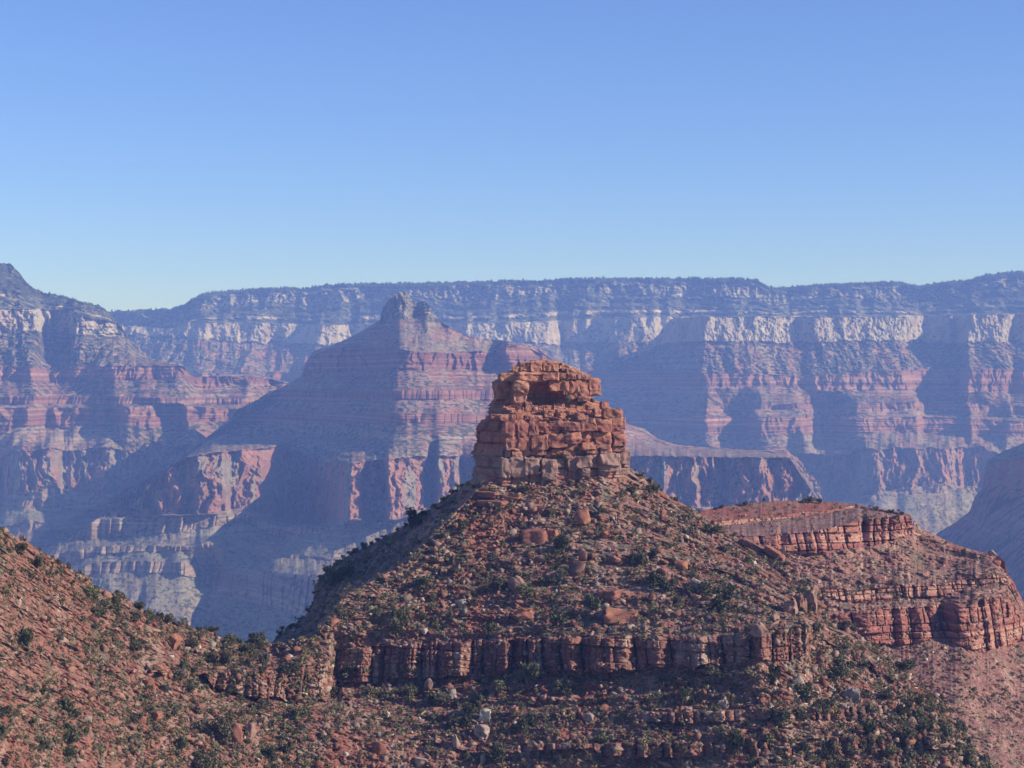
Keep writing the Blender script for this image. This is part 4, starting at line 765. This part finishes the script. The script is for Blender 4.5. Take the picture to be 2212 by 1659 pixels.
scatter_rocks('scree', FR, 7000, 1.2, 6, 42, 1390, 2270, 'small broken stones scattered over the right hand terrace', lambda u, v: v > topv(FG, min(u, 2270)) * 0 and v < topv(FG, min(u, 2270)) + 4, 2.6)
# rock protos as shared meshes for the boulders one can count
BM_ = {}
def boulder_mesh(seed, kind, colr):
    key = (seed, kind)
    if key not in BM_:
        r = np.random.RandomState(seed)
        if kind == 'angular':
            V, Fc = rock_proto(seed, 18, .7); bm = bmesh.new()
            for q in V: bm.verts.new(q)
            bm.verts.ensure_lookup_table()
            for f in Fc: bm.faces.new([bm.verts[i] for i in f])
            bmesh.ops.dissolve_limit(bm, angle_limit=R(18), verts=bm.verts[:], edges=bm.edges[:])
            bmesh.ops.bevel(bm, geom=bm.edges[:], offset=.035, segments=1, affect='EDGES'); bmesh.ops.triangulate(bm, faces=bm.faces[:])
            bmesh.ops.subdivide_edges(bm, edges=bm.edges[:], cuts=2, use_grid_fill=False); bmesh.ops.triangulate(bm, faces=bm.faces[:])
            bm.verts.index_update(); q = np.array([v.co[:] for v in bm.verts]); f = np.array([[v.index for v in fc.verts] for fc in bm.faces]); bm.free()
            q = q + np.stack([n3(q * 4 + seed, seed), n3(q * 4 + 5, seed + 1), n3(q * 4 + 9, seed + 2)], -1) * .03
            q /= (q.max(0) - q.min(0)); quads, tris = None, f
        else:
            q, f = block_mesh(1, 1, 1, seed, n=12, p=.40 if kind == 'round' else .08, rough=.30 if kind == 'round' else .16); q /= (q.max(0) - q.min(0)); quads, tris = f, None
        st = f2(q[:, 2] * 6 + seed, q[:, 0] * 2, 3, seed)
        c = mixc(colr + 0 * q, colr * .6, sstep(.1, .5, st) * .6) * (.85 + .3 * r.rand(len(q)))[:, None]
        BM_[key] = make_mesh('boulder', q, quads, tris, c); BM_[key].materials.append(MAT_BOULDER)
    return BM_[key]
RED, ORG, BRN, PNK, PALE, GRY, CRM = C_(.27, .115, .08), C_(.34, .15, .09), C_(.20, .105, .08), C_(.29, .18, .135), C_(.34, .25, .20), C_(.24, .20, .17), C_(.48, .40, .30)
def put_boulder(u, v, w, h, kind, colr, label, seed, tilt=0, dp=None, lf=None, name='boulder', group=None, cat='boulder', rz=None, bury=.3):
    """u,v: the middle of the boulder in the picture, w,h its size there; it rests on the ground below it"""
    lf = lf or FG; p, d = surf(lf, u, v + h * .42); m = d / F
    o = bpy.data.objects.new(name, boulder_mesh(seed, kind, colr)); COL.objects.link(o)
    W, H = w * m, h * m; dp_ = dp or (W + H) / 2 * .9
    o.scale = (W, dp_, H * 1.08); o.rotation_euler = (0, R(tilt), rz if rz is not None else -R(6 + (seed * 37) % 26))
    c = world(np.array([u]), np.array([v]), np.array([p.y + dp_ * .05]))[0]; o.location = Vector(c) + Vector((0, 0, -H * bury * .5))
    return tag(o, label, cat, group)
BO = [
 (1339, 1327, 80, 38, 'round', ORG, 'large lumpy orange boulder just above the long cliff band', 0),
 (1303, 1328, 26, 28, 'round', PNK, 'greyish pink rock leaning on the left of the large lumpy orange boulder', 0),
 (1316, 1284, 54, 32, 'block', RED, 'square cut red block boulder with a straight flat top on the cone slope', 0),
 (1115, 1260, 46, 34, 'round', PNK, 'speckled pinkish grey boulder tapering to the lower right on the cone slope', 25),
 (1243, 1222, 48, 40, 'angular', BRN, 'big dull brown wedge boulder with pale slab on its upper left', 20),
 (1258, 1196, 26, 26, 'angular', BRN, 'upright dark brown slab standing behind the brown wedge boulder', 25),
 (1233, 1190, 24, 7, 'block', PALE, 'thin pale slab lying on the brown wedge boulder', 5),
 (1155, 1157, 58, 38, 'block', RED, 'large red boulder casting a deep shadow on the upper cone slope', 0),
 (1193, 1150, 24, 26, 'block', ORG, 'smaller squarish red boulder touching the right side of the large red one', 0),
 (1257, 1112, 36, 30, 'angular', ORG, 'pointed orange red boulder below the fallen tower blocks', 0),
 (1281, 1098, 34, 8, 'block', CRM, 'long pale slab tilted down to the right beside the pointed orange boulder', 38),
 (1250, 1095, 18, 14, 'angular', BRN, 'small dark triangular rock above the pointed orange boulder', 0),
 (1168, 1100, 22, 22, 'angular', RED, 'upright red rock in the small cluster under the left of the tower', 0),
 (1190, 1100, 20, 18, 'round', PNK, 'rounded pinkish rock beside the upright red rock under the tower', 0),
 (1134, 1322, 56, 26, 'round', ORG, 'low lumpy orange outcrop boulder left of the large lumpy orange one', 0),
 (907, 1648, 46, 36, 'angular', PALE, 'big pale pinkish boulder cut off by the bottom edge of the photo', 0),
 (1041, 1577, 36, 34, 'round', PALE, 'smooth pale domed boulder on the lower slope under the cliff band', 10),
 (1049, 1541, 28, 28, 'block', CRM, 'square cream coloured block above the smooth pale domed boulder', 8),
 (986, 1598, 15, 30, 'angular', PALE, 'narrow upright pale shard left of the smooth pale domed boulder', -12),
 (1043, 1638, 13, 30, 'angular', PALE, 'thin upright pale shard directly below the smooth pale domed boulder', 5),
 (818, 1612, 34, 28, 'angular', RED, 'reddish brown boulder with a pointed top on the lower middle slope', 0),
 (1273, 1548, 26, 22, 'round', PALE, 'rounded pale boulder at the left end of the upper small ledge', 0),
 (1639, 1357, 40, 32, 'round', PNK, 'egg shaped pink boulder perched on the rim of the long cliff band', 15),
 (1508, 1264, 46, 28, 'round', PALE, 'smooth pale boulder on the right of the cone slope', 20),
 (1570, 1268, 34, 36, 'round', GRY, 'rounded grey boulder to the right of the smooth pale one', 0),
 (1843, 1498, 40, 38, 'round', GRY, 'large round two toned grey boulder on the lower right slope', 0),
 (1928, 1520, 26, 18, 'round', ORG, 'rounded orange boulder on the right end of the upper small ledge', 0),
 (1624, 1176, 62, 15, 'block', BRN, 'long dark leaning slab, the left one of two in a row at the mesa foot', 28),
 (1674, 1194, 54, 16, 'block', RED, 'long dark leaning slab, the right one of two in a row at the mesa foot', 30),
 (1692, 1186, 9, 16, 'block', PALE, 'small pale upright block at the end of the two long leaning slabs', 0),
 (373, 1385, 28, 36, 'block', ORG, 'tall orange slab boulder leaning right near the saddle', 28),
 (348, 1447, 32, 26, 'block', ORG, 'tilted orange red boulder below the tall leaning slab', 30),
 (319, 1470, 24, 20, 'angular', RED, 'squat dark red boulder left of the tilted orange one', 10),
 (450, 1367, 22, 8, 'block', ORG, 'flat orange slab on the saddle skyline', 12),
 (273, 1500, 24, 8, 'block', PNK, 'thin pinkish slab lying on the left hill', 35),
 (836, 1382, 30, 14, 'round', PNK, 'pinkish flat topped boulder on the left rim of the long cliff band', 5),
 (1708, 1306, 30, 46, 'round', PNK, 'lower tan crag, left of the tallest one on the right shoulder of the cone', -6),
 (1729, 1300, 30, 62, 'round', BRN, 'dull brown crag between the two tan ones on the right shoulder of the cone', 3),
 (1753, 1292, 36, 66, 'round', PNK, 'tallest rounded tan crag standing on the right shoulder of the cone', 6),
 (478, 1574, 26, 44, 'block', BRN, 'left jagged rib of the small red outcrop on the lower left slope', 12),
 (508, 1580, 38, 46, 'angular', RED, 'broad middle slab of the small red outcrop on the lower left slope', -10),
 (540, 1574, 20, 40, 'block', PNK, 'narrow right rib of the small red outcrop on the lower left slope', 8),
 (1052, 1066, 58, 13, 'block', RED, 'thin red ledge slab just below the left corner of the tower', 2),
 (1102, 1072, 48, 13, 'block', ORG, 'thin orange ledge slab right of the red one below the tower corner', -3),
 (1064, 1086, 70, 14, 'block', RED, 'longer red ledge slab under the two thin ones below the tower corner', 3),
 (1849, 1372, 26, 11, 'round', PALE, 'pale flat boulder under the right terrace cliffs', 12),
 (1622, 1216, 24, 8, 'block', CRM, 'cream white slab among scrub right of the cone slope', -12),
 (1600, 1222, 14, 9, 'angular', CRM, 'small cream white rock left of the cream slab', 0),
 (1470, 1218, 30, 22, 'angular', ORG, 'orange block boulder half hidden by scrub on the right flank', 0),
 (1430, 1232, 34, 20, 'angular', RED, 'broad low red boulder on the right flank of the cone', 0),
 (1170, 1205, 20, 14, 'angular', PNK, 'small pink slab above the speckled pinkish boulder', 30),
 (1330, 1208, 26, 14, 'round', ORG, 'rounded orange boulder right of the brown wedge boulder', 30),
 (712, 1628, 26, 16, 'round', ORG, 'rounded orange boulder above two smaller ones at the lower left', 0),
 (690, 1650, 22, 20, 'angular', ORG, 'orange rock at the bottom edge below the rounded orange boulder', 0),
 (745, 1600, 18, 20, 'angular', RED, 'upright red rock right of the rounded orange boulder at lower left', 0),
 (568, 1605, 30, 12, 'round', ORG, 'low orange boulder beside a big juniper at lower left', 0),
 (338, 1545, 20, 24, 'block', ORG, 'leaning orange slab pair on the lower left hill', 25),
 (1725, 1470, 22, 26, 'angular', PALE, 'upright pale slab below the right end of the cliff band', -25),
 (1845, 1455, 26, 14, 'angular', PNK, 'pink flat rock above the large round grey boulder', 15),
 (1800, 1520, 20, 14, 'round', PALE, 'round pale rock, the left one of a pair beside the red soil patch', 0),
 (1822, 1523, 20, 15, 'round', PALE, 'round pale rock, the right one of a pair beside the red soil patch', 0),
 (1562, 1520, 24, 20, 'round', PALE, 'round pale boulder above the left of the small lower ledges', 0),
 (975, 1505, 26, 14, 'round', PALE, 'pale rounded rock just under the middle of the long cliff band', 0),
 (928, 1476, 20, 26, 'angular', PNK, 'upright pink shard leaning against the foot of the long cliff band', 20),
 (1221, 1022, 34, 26, 'block', PNK, 'tilted grey pink block fallen at the front foot of the tower', 25),
 (1233, 1040, 18, 15, 'block', ORG, 'small square block lying below the tilted fallen block of the tower', 10),
 (1259, 1046, 24, 14, 'block', PNK, 'flat pinkish slab sliding down to the right below the tower foot', 32),
 (1246, 1022, 20, 12, 'block', PNK, 'narrow pinkish slab right of the tilted fallen block of the tower', 35),
 (1334, 1034, 20, 9, 'block', ORG, 'narrow orange slab under the right corner of the tower', 38),
]
for i, (u, v, w, h, k, c, lab, tilt) in enumerate(BO):
    if w: put_boulder(u, v, w, h, k, c, lab, 1000 + i, tilt)
put_boulder(2143, 1195, 20, 14, 'block', PALE, 'pale slab leaning on the skyline of the right terrace', 1090, 35, lf=FR)
put_boulder(2152, 1215, 20, 12, 'angular', ORG, 'orange block near the outer corner of the right terrace', 1091, 0, lf=FR)
put_boulder(1890, 1250, 24, 16, 'angular', BRN, 'dark overhanging slab in the middle of the right terrace slope', 1092, 15, lf=FR)
put_boulder(1930, 1258, 26, 20, 'angular', BRN, 'largest dark brown boulder on the right terrace slope', 1093, 5, lf=FR)
r = np.random.RandomState(77); kinds = [(s, k, c) for s, (k, c) in enumerate([('angular', RED), ('angular', PNK), ('block', ORG), ('angular', PALE), ('round', BRN), ('block', PNK), ('angular', BRN), ('round', PALE), ('angular', GRY), ('block', RED)])]
def region(u, v):
    if u < 560 and v < 1450 or u < 330: return 'left', 'on the red left hill'
    if v < 1375 and u > 640: return 'cone', 'on the cone slope between the tower and the long cliff band'
    return 'low', 'on the lower slope under the long cliff band'
CN = {'RED': 'red', 'PNK': 'pinkish', 'ORG': 'orange', 'PALE': 'pale', 'BRN': 'brown', 'GRY': 'grey'}; cn_of = ['red', 'pinkish', 'orange', 'pale', 'brown', 'pinkish', 'brown', 'pale', 'grey', 'red']
sh_of = {'angular': 'angular', 'block': 'blocky', 'round': 'rounded'}
cnt = 0
placed = [(b[0], b[1], b[2]) for b in BO if b[2]]
while cnt < 221:
    u = r.uniform(0, 2160); tv = topv(FG, u); v = tv + 12 + r.rand() * (1655 - tv - 12)
    if v > 1655 or in_tower(u, v - 14) or any(abs(u - a) < w_ * .8 + 8 and abs(v - b) < 14 for a, b, w_ in placed): continue
    if 720 < u < 1750 and 1372 < v < 1456: continue
    if 600 < u < 1040 and v < line_at([(690, 1375), (740, 1300), (880, 1220), (1000, 1100), (1040, 1060)], np.array([u, u + 1]))[0]: continue
    s, k, c = kinds[r.choice(10, p=[.22, .17, .13, .09, .05, .12, .08, .02, .03, .09])]; w = 9 + 15 * r.rand() ** 2.2; h = w * r.uniform(.45, .9)
    rg, ph = region(u, v)
    o = put_boulder(u, v, w, h, k, c, f'smaller {sh_of[k]} {cn_of[s]} boulder {ph}', 2000 + s, r.uniform(-30, 30), rz=r.rand() * 6, group=f'{sh_of[k]} {cn_of[s]} boulders {ph}')
    placed.append((u, v, w)); cnt += 1

# ------------------------------------------------------------------ junipers and scrub
def shrub_arrays(seed, nleaf, ls, lobes=5, trunk=True):
    """leaf clumps spread through an uneven crown about 1 m across and 1 m high, standing on z = 0"""
    r = np.random.RandomState(seed); cs = np.stack([r.uniform(-.30, .30, lobes), r.uniform(-.30, .30, lobes), r.uniform(.28, .78, lobes)], -1); rad = r.uniform(.18, .32, lobes)
    k = r.randint(lobes, size=nleaf); dr = r.normal(size=(nleaf, 3)); dr /= np.linalg.norm(dr, axis=1, keepdims=True)
    p = cs[k] + dr * (rad[k] * r.uniform(.45, 1.08, nleaf))[:, None]; p[:, 2] = np.maximum(p[:, 2], .05)
    a = r.normal(size=(nleaf, 3)); a /= np.linalg.norm(a, axis=1, keepdims=True); b = np.cross(a, r.normal(size=(nleaf, 3))); b /= np.linalg.norm(b, axis=1, keepdims=True)
    s = ls * r.uniform(.6, 1.4, (nleaf, 1))
    V = np.concatenate([p - a * s, p + a * s * .9 + b * s * .2, p + b * s * 1.5], 0); n = nleaf
    T = np.stack([np.arange(n), np.arange(n) + n, np.arange(n) + 2 * n], -1)
    base = [C_(.080, .082, .046), C_(.094, .092, .048), C_(.120, .105, .070), C_(.068, .072, .042)][seed % 4]; tint = np.where(r.rand(n, 1) < .5, 1, 0) * np.array([.02, .014, -.006])
    c = (base + tint) * r.uniform(.6, 1.45, (n, 1)); c = np.concatenate([c, c, c])
    if trunk:
        tv, tf, tc = [], [], []; nb = len(V)
        for q in range(3):
            p0 = np.array([0, 0, -.15]); p1 = cs[q % lobes] * np.array([.8, .8, .9]); w0, w1 = .045, .015
            for h, pp, w in ((0, p0, w0), (1, p1, w1)):
                for s_ in range(4): tv.append(pp + np.array([math.cos(s_ * 1.57) * w, math.sin(s_ * 1.57) * w, 0]))
            o = nb + q * 8
            for s_ in range(4):
                s2 = (s_ + 1) % 4; tf += [(o + s_, o + s2, o + 4 + s2), (o + s_, o + 4 + s2, o + 4 + s_)]
        V = np.concatenate([V, np.array(tv)]); T = np.concatenate([T, np.array(tf)]); c = np.concatenate([c, np.broadcast_to(C_(.16, .12, .09), (len(tv), 3))])
    return V, T, c
JM = []
for i in range(8):
    V, T, c = shrub_arrays(600 + i, 1000, .062, 5 + i % 3); JM.append(make_mesh('juniper_bush', V, tris=T, color=c)); JM[-1].materials.append(MAT_LEAF)
r = np.random.RandomState(99)
def put_bush(u, v, w, h, label, group=None, lf=None, i=None, cat='juniper bush'):
    """v is where the bush meets the ground"""
    lf = lf or FG; p, d = surf(lf, u, v); m = d / F
    o = bpy.data.objects.new('juniper_bush', JM[i if i is not None else r.randint(8)]); COL.objects.link(o)
    o.location = p + Vector((0, .2, -.15)); o.scale = (w * m, w * m, h * m); o.rotation_euler = (0, 0, r.rand() * 6.28)
    return tag(o, label, cat, group)
# the ones one can point to
JB = [(200, 1300, 42, 44, 'tall juniper bush in the middle of the upper left hill'), (220, 1318, 34, 26, 'bright green juniper touching the foot of the tall bush on the left hill'),
 (36, 1193, 20, 18, 'dark round juniper on the skyline of the left hill near the edge'), (78, 1228, 24, 34, 'upright juniper on the left skyline above the first notch'),
 (252, 1300, 42, 26, 'wide juniper on the skyline where the left hill dips'), (300, 1320, 20, 26, 'slim juniper alone on the lower skyline of the left hill'), (320, 1336, 26, 22, 'first of two dark junipers beside the saddle'), (341, 1340, 20, 24, 'second of two dark junipers beside the saddle'),
 (362, 1352, 22, 28, 'pointed juniper above the tall leaning orange slab'), (558, 1400, 36, 36, 'tall juniper in the middle of the saddle skyline'), (458, 1368, 30, 22, 'low wide juniper on the saddle beside the flat orange slab'),
 (1143, 1480, 42, 54, 'tall dark pinyon standing before the middle of the long cliff band'), (1668, 1472, 30, 48, 'tall dark juniper before the right part of the long cliff band'), (1540, 1470, 40, 40, 'broad juniper at the foot of the cliff band below the right columns'),
 (1083, 1500, 40, 40, 'juniper bush on the slope left of the tall dark pinyon'), (885, 1520, 24, 46, 'slender juniper below the left of the long cliff band'), (1592, 1634, 42, 62, 'tallest dark juniper before the lowest ledge'), (1784, 1640, 30, 50, 'tall juniper in shade before the middle of the lowest ledge'),
 (480, 1600, 60, 56, 'big juniper bush beside a grey thicket on the lower left hill'), (155, 1600, 46, 44, 'large juniper bush low on the left hill'), (1215, 1195, 34, 46, 'tall juniper left of the brown wedge boulder'), (1380, 1225, 30, 40, 'upright juniper right of the brown wedge boulder'),
 (1405, 1270, 40, 48, 'tall juniper above the right end of the cone slope'), (1180, 1265, 40, 24, 'low spreading juniper right of the speckled pinkish boulder'), (858, 1345, 30, 40, 'upright juniper on the left of the cone slope'), (738, 1335, 26, 30, 'juniper at the left end of the pale rock strip'),
 (1560, 1300, 50, 40, 'broad juniper on the right shoulder of the cone'), (1730, 1285, 22, 22, 'small juniper beside the cliff nub')]
for u, v, w, h, lab in JB: put_bush(u, v, w, h, lab)
n = 0
dark = lambda u, v: 600 < u < 1040 and v < line_at([(690, 1375), (740, 1300), (880, 1220), (1000, 1100), (1040, 1060)], np.array([u, u + 1]))[0]
def bush_reg(u, v):
    if dark(u, v): return 'on the shaded left flank of the cone'
    return region(u, v)[1]
for u in list(np.linspace(602, 1020, 26)) + list(np.linspace(1400, 1740, 16)) + list(np.linspace(380, 580, 10)) + list(np.linspace(10, 330, 10)):
    u = u + r.uniform(-8, 8); v = topv(FG, u) + 3; s = r.uniform(8, 17)
    reg = 'on the dark left skyline of the cone' if 600 < u < 1030 else ('on the right skyline of the cone' if u > 1030 else 'on the skyline of the left hill and saddle')
    put_bush(u, v, s, s * r.uniform(.7, 1.1), f'small dark juniper {reg}', f'junipers {reg}'); n += 1
BIGB = []
while n < 255:
    u = r.uniform(0, 2160); tv = topv(FG, u); v = tv + 10 + r.rand() * (1668 - tv - 10)
    if v > 1668 or in_tower(u, v - 6): continue
    if 720 < u < 1750 and 1376 < v < 1452: continue
    if n1(np.array([u / 70.]), 3)[0] * .5 + n2(np.array([u / 60.]), np.array([v / 35.]), 8)[0] < r.uniform(-.8, .4): continue
    w = 17 + 28 * r.rand() ** 1.6; h = w * r.uniform(.7, 1.15); reg = bush_reg(u, v)
    put_bush(u, v, w, h, f'dark green juniper bush {reg}', f'juniper bushes {reg}'); n += 1
# scrub nobody could count
def scatter_scrub(name, lf, N, smin, smax, seed, u0, u1, label, mask):
    r = np.random.RandomState(seed); P = [shrub_arrays(700 + i, 70, .12, 3, False) for i in range(6)]; VS, TS, CS = [], [], []; nv = 0; k = 0
    while k < N:
        u = r.uniform(u0, u1); tv = topv(lf, u); v = tv + 1 + r.rand() * (1672 - tv)
        if not mask(u, v): 
            if r.rand() < .02: k += 1
            continue
        if n2(np.array([u / 45.]), np.array([v / 26.]), 18)[0] + .5 * n2(np.array([u / 15.]), np.array([v / 10.]), 19)[0] < r.uniform(-.9, .5): continue
        p, d = surf(lf, u, v); s = (smin + (smax - smin) * r.rand() ** 1.8) * d / F
        V, T, c = P[r.randint(6)]; a = r.rand() * 6.28; ca, sa = math.cos(a), math.sin(a)
        q = V * s; q = np.stack([q[:, 0] * ca - q[:, 1] * sa, q[:, 0] * sa + q[:, 1] * ca, q[:, 2] * r.uniform(.6, 1)], -1) + np.array(p)
        g = mixc(np.array([[1., 1., 1.]]), np.array([[1.9, 1.65, 1.75]]), np.array([float(r.rand() < .45)]))[0] * r.uniform(.8, 1.3)
        VS.append(q); TS.append(T + nv); CS.append(c * g); nv += len(q); k += 1
    me = make_mesh(name, np.concatenate(VS), tris=np.concatenate(TS), color=np.concatenate(CS))
    return tag(link(name, me, MAT_LEAF), label, kind='stuff')
scatter_scrub('undergrowth', FG, 9500, 5, 20, 51, -60, 2200, 'low desert scrub dotted over the near slopes', lambda u, v: v < 1670 and not in_tower(u, v - 3) and not (740 < u < 1740 and 1380 < v < 1448))
scatter_scrub('vegetation', FR, 1000, 4, 12, 52, 1390, 2270, 'low scrub dotted over the right hand terrace', lambda u, v: v < topv(FG, min(u, 2275)) + 4 and not (1600 < u < 1970 and 1130 < v < 1190) and not (1800 < u and 1310 < v < 1395))
# bushes along the top of the mesa terrace
for k, (u, w, h) in enumerate([(1560, 14, 10), (1612, 18, 12), (1736, 16, 12), (1752, 22, 15), (1768, 16, 12), (1892, 14, 10), (1925, 14, 9), (1545, 10, 8), (1948, 12, 8)]):
    put_bush(u, topv(FR, u) + 4, w, h, 'small dark juniper on the flat top of the right mesa', 'junipers on the mesa top', lf=FR)
# grass and bushes that grow on the tower's ledges (they stand on it, so they are things of their own)
for k, (x, y, s, lab) in enumerate([(1180, 1130, 60, 'green bush in the gap low on the front of the tower'), (1120, 1125, 50, 'green bush left of the gap low on the front of the tower'), (1220, 600, 60, 'bush under the right end of the tower overhang'), (1330, 640, 55, 'bush in the middle of the tower bench'), (1440, 610, 50, 'bush on the right of the tower bench'), (1450, 705, 50, 'bush near the right rim of the tower bench'), (1000, 745, 50, 'bush on the left of the tower bench'), (1190, 905, 45, 'bush growing from the ledge between block courses of the tower'), (930, 262, 40, 'twiggy bush on the summit of the tower'), (1140, 285, 45, 'dark bush at the right edge of the tower summit'), (1030, 262, 36, 'low bush on the middle of the tower summit'), (1310, 1055, 50, 'bush in the recess low on the right front of the tower'), (1210, 420, 45, 'bush on the right shoulder ledge of the tower')]):
    u, v = tw(x, y); d = D0 + (18 if y < 300 else 9 if y < 450 else 8 if y < 720 else 4 if y < 800 else -1.5); m = d / F
    o = bpy.data.objects.new('desert_bush', JM[k % 8]); COL.objects.link(o); p = world(np.array([u]), np.array([v + 4]), np.array([d]))[0]
    o.location = p; o.scale = (s * KS * m, s * KS * m, s * KS * m * .9); tag(o, lab, 'bush')

# ------------------------------------------------------------------ haze: the blue air of the canyon
def haze():
    x0, x1, y0, y1, z0, z1 = -18000., 18000., -9000., 27000., -990., 760.
    v = [(x, y, z) for z in (z0, z1) for y in (y0, y1) for x in (x0, x1)]
    f = [(0, 2, 3, 1), (4, 5, 7, 6), (0, 1, 5, 4), (2, 6, 7, 3), (0, 4, 6, 2), (1, 3, 7, 5)]
    me = bpy.data.meshes.new('haze'); me.from_pydata(v, [], f); me.update()
    m = bpy.data.materials.new('haze'); m.use_nodes = True; t = m.node_tree; t.nodes.clear()
    out = t.nodes.new('ShaderNodeOutputMaterial'); pv = t.nodes.new('ShaderNodeVolumePrincipled')
    pv.inputs['Density'].default_value = HAZE_D; pv.inputs['Color'].default_value = (*HAZE_C, 1)
    pv.inputs['Absorption Color'].default_value = (1, 1, 1, 1); pv.inputs['Anisotropy'].default_value = 0.0
    t.links.new(pv.outputs[0], out.inputs['Volume'])
    o = link('haze', me, m); tag(o, 'thin blue haze filling the canyon air', kind='stuff')
haze()
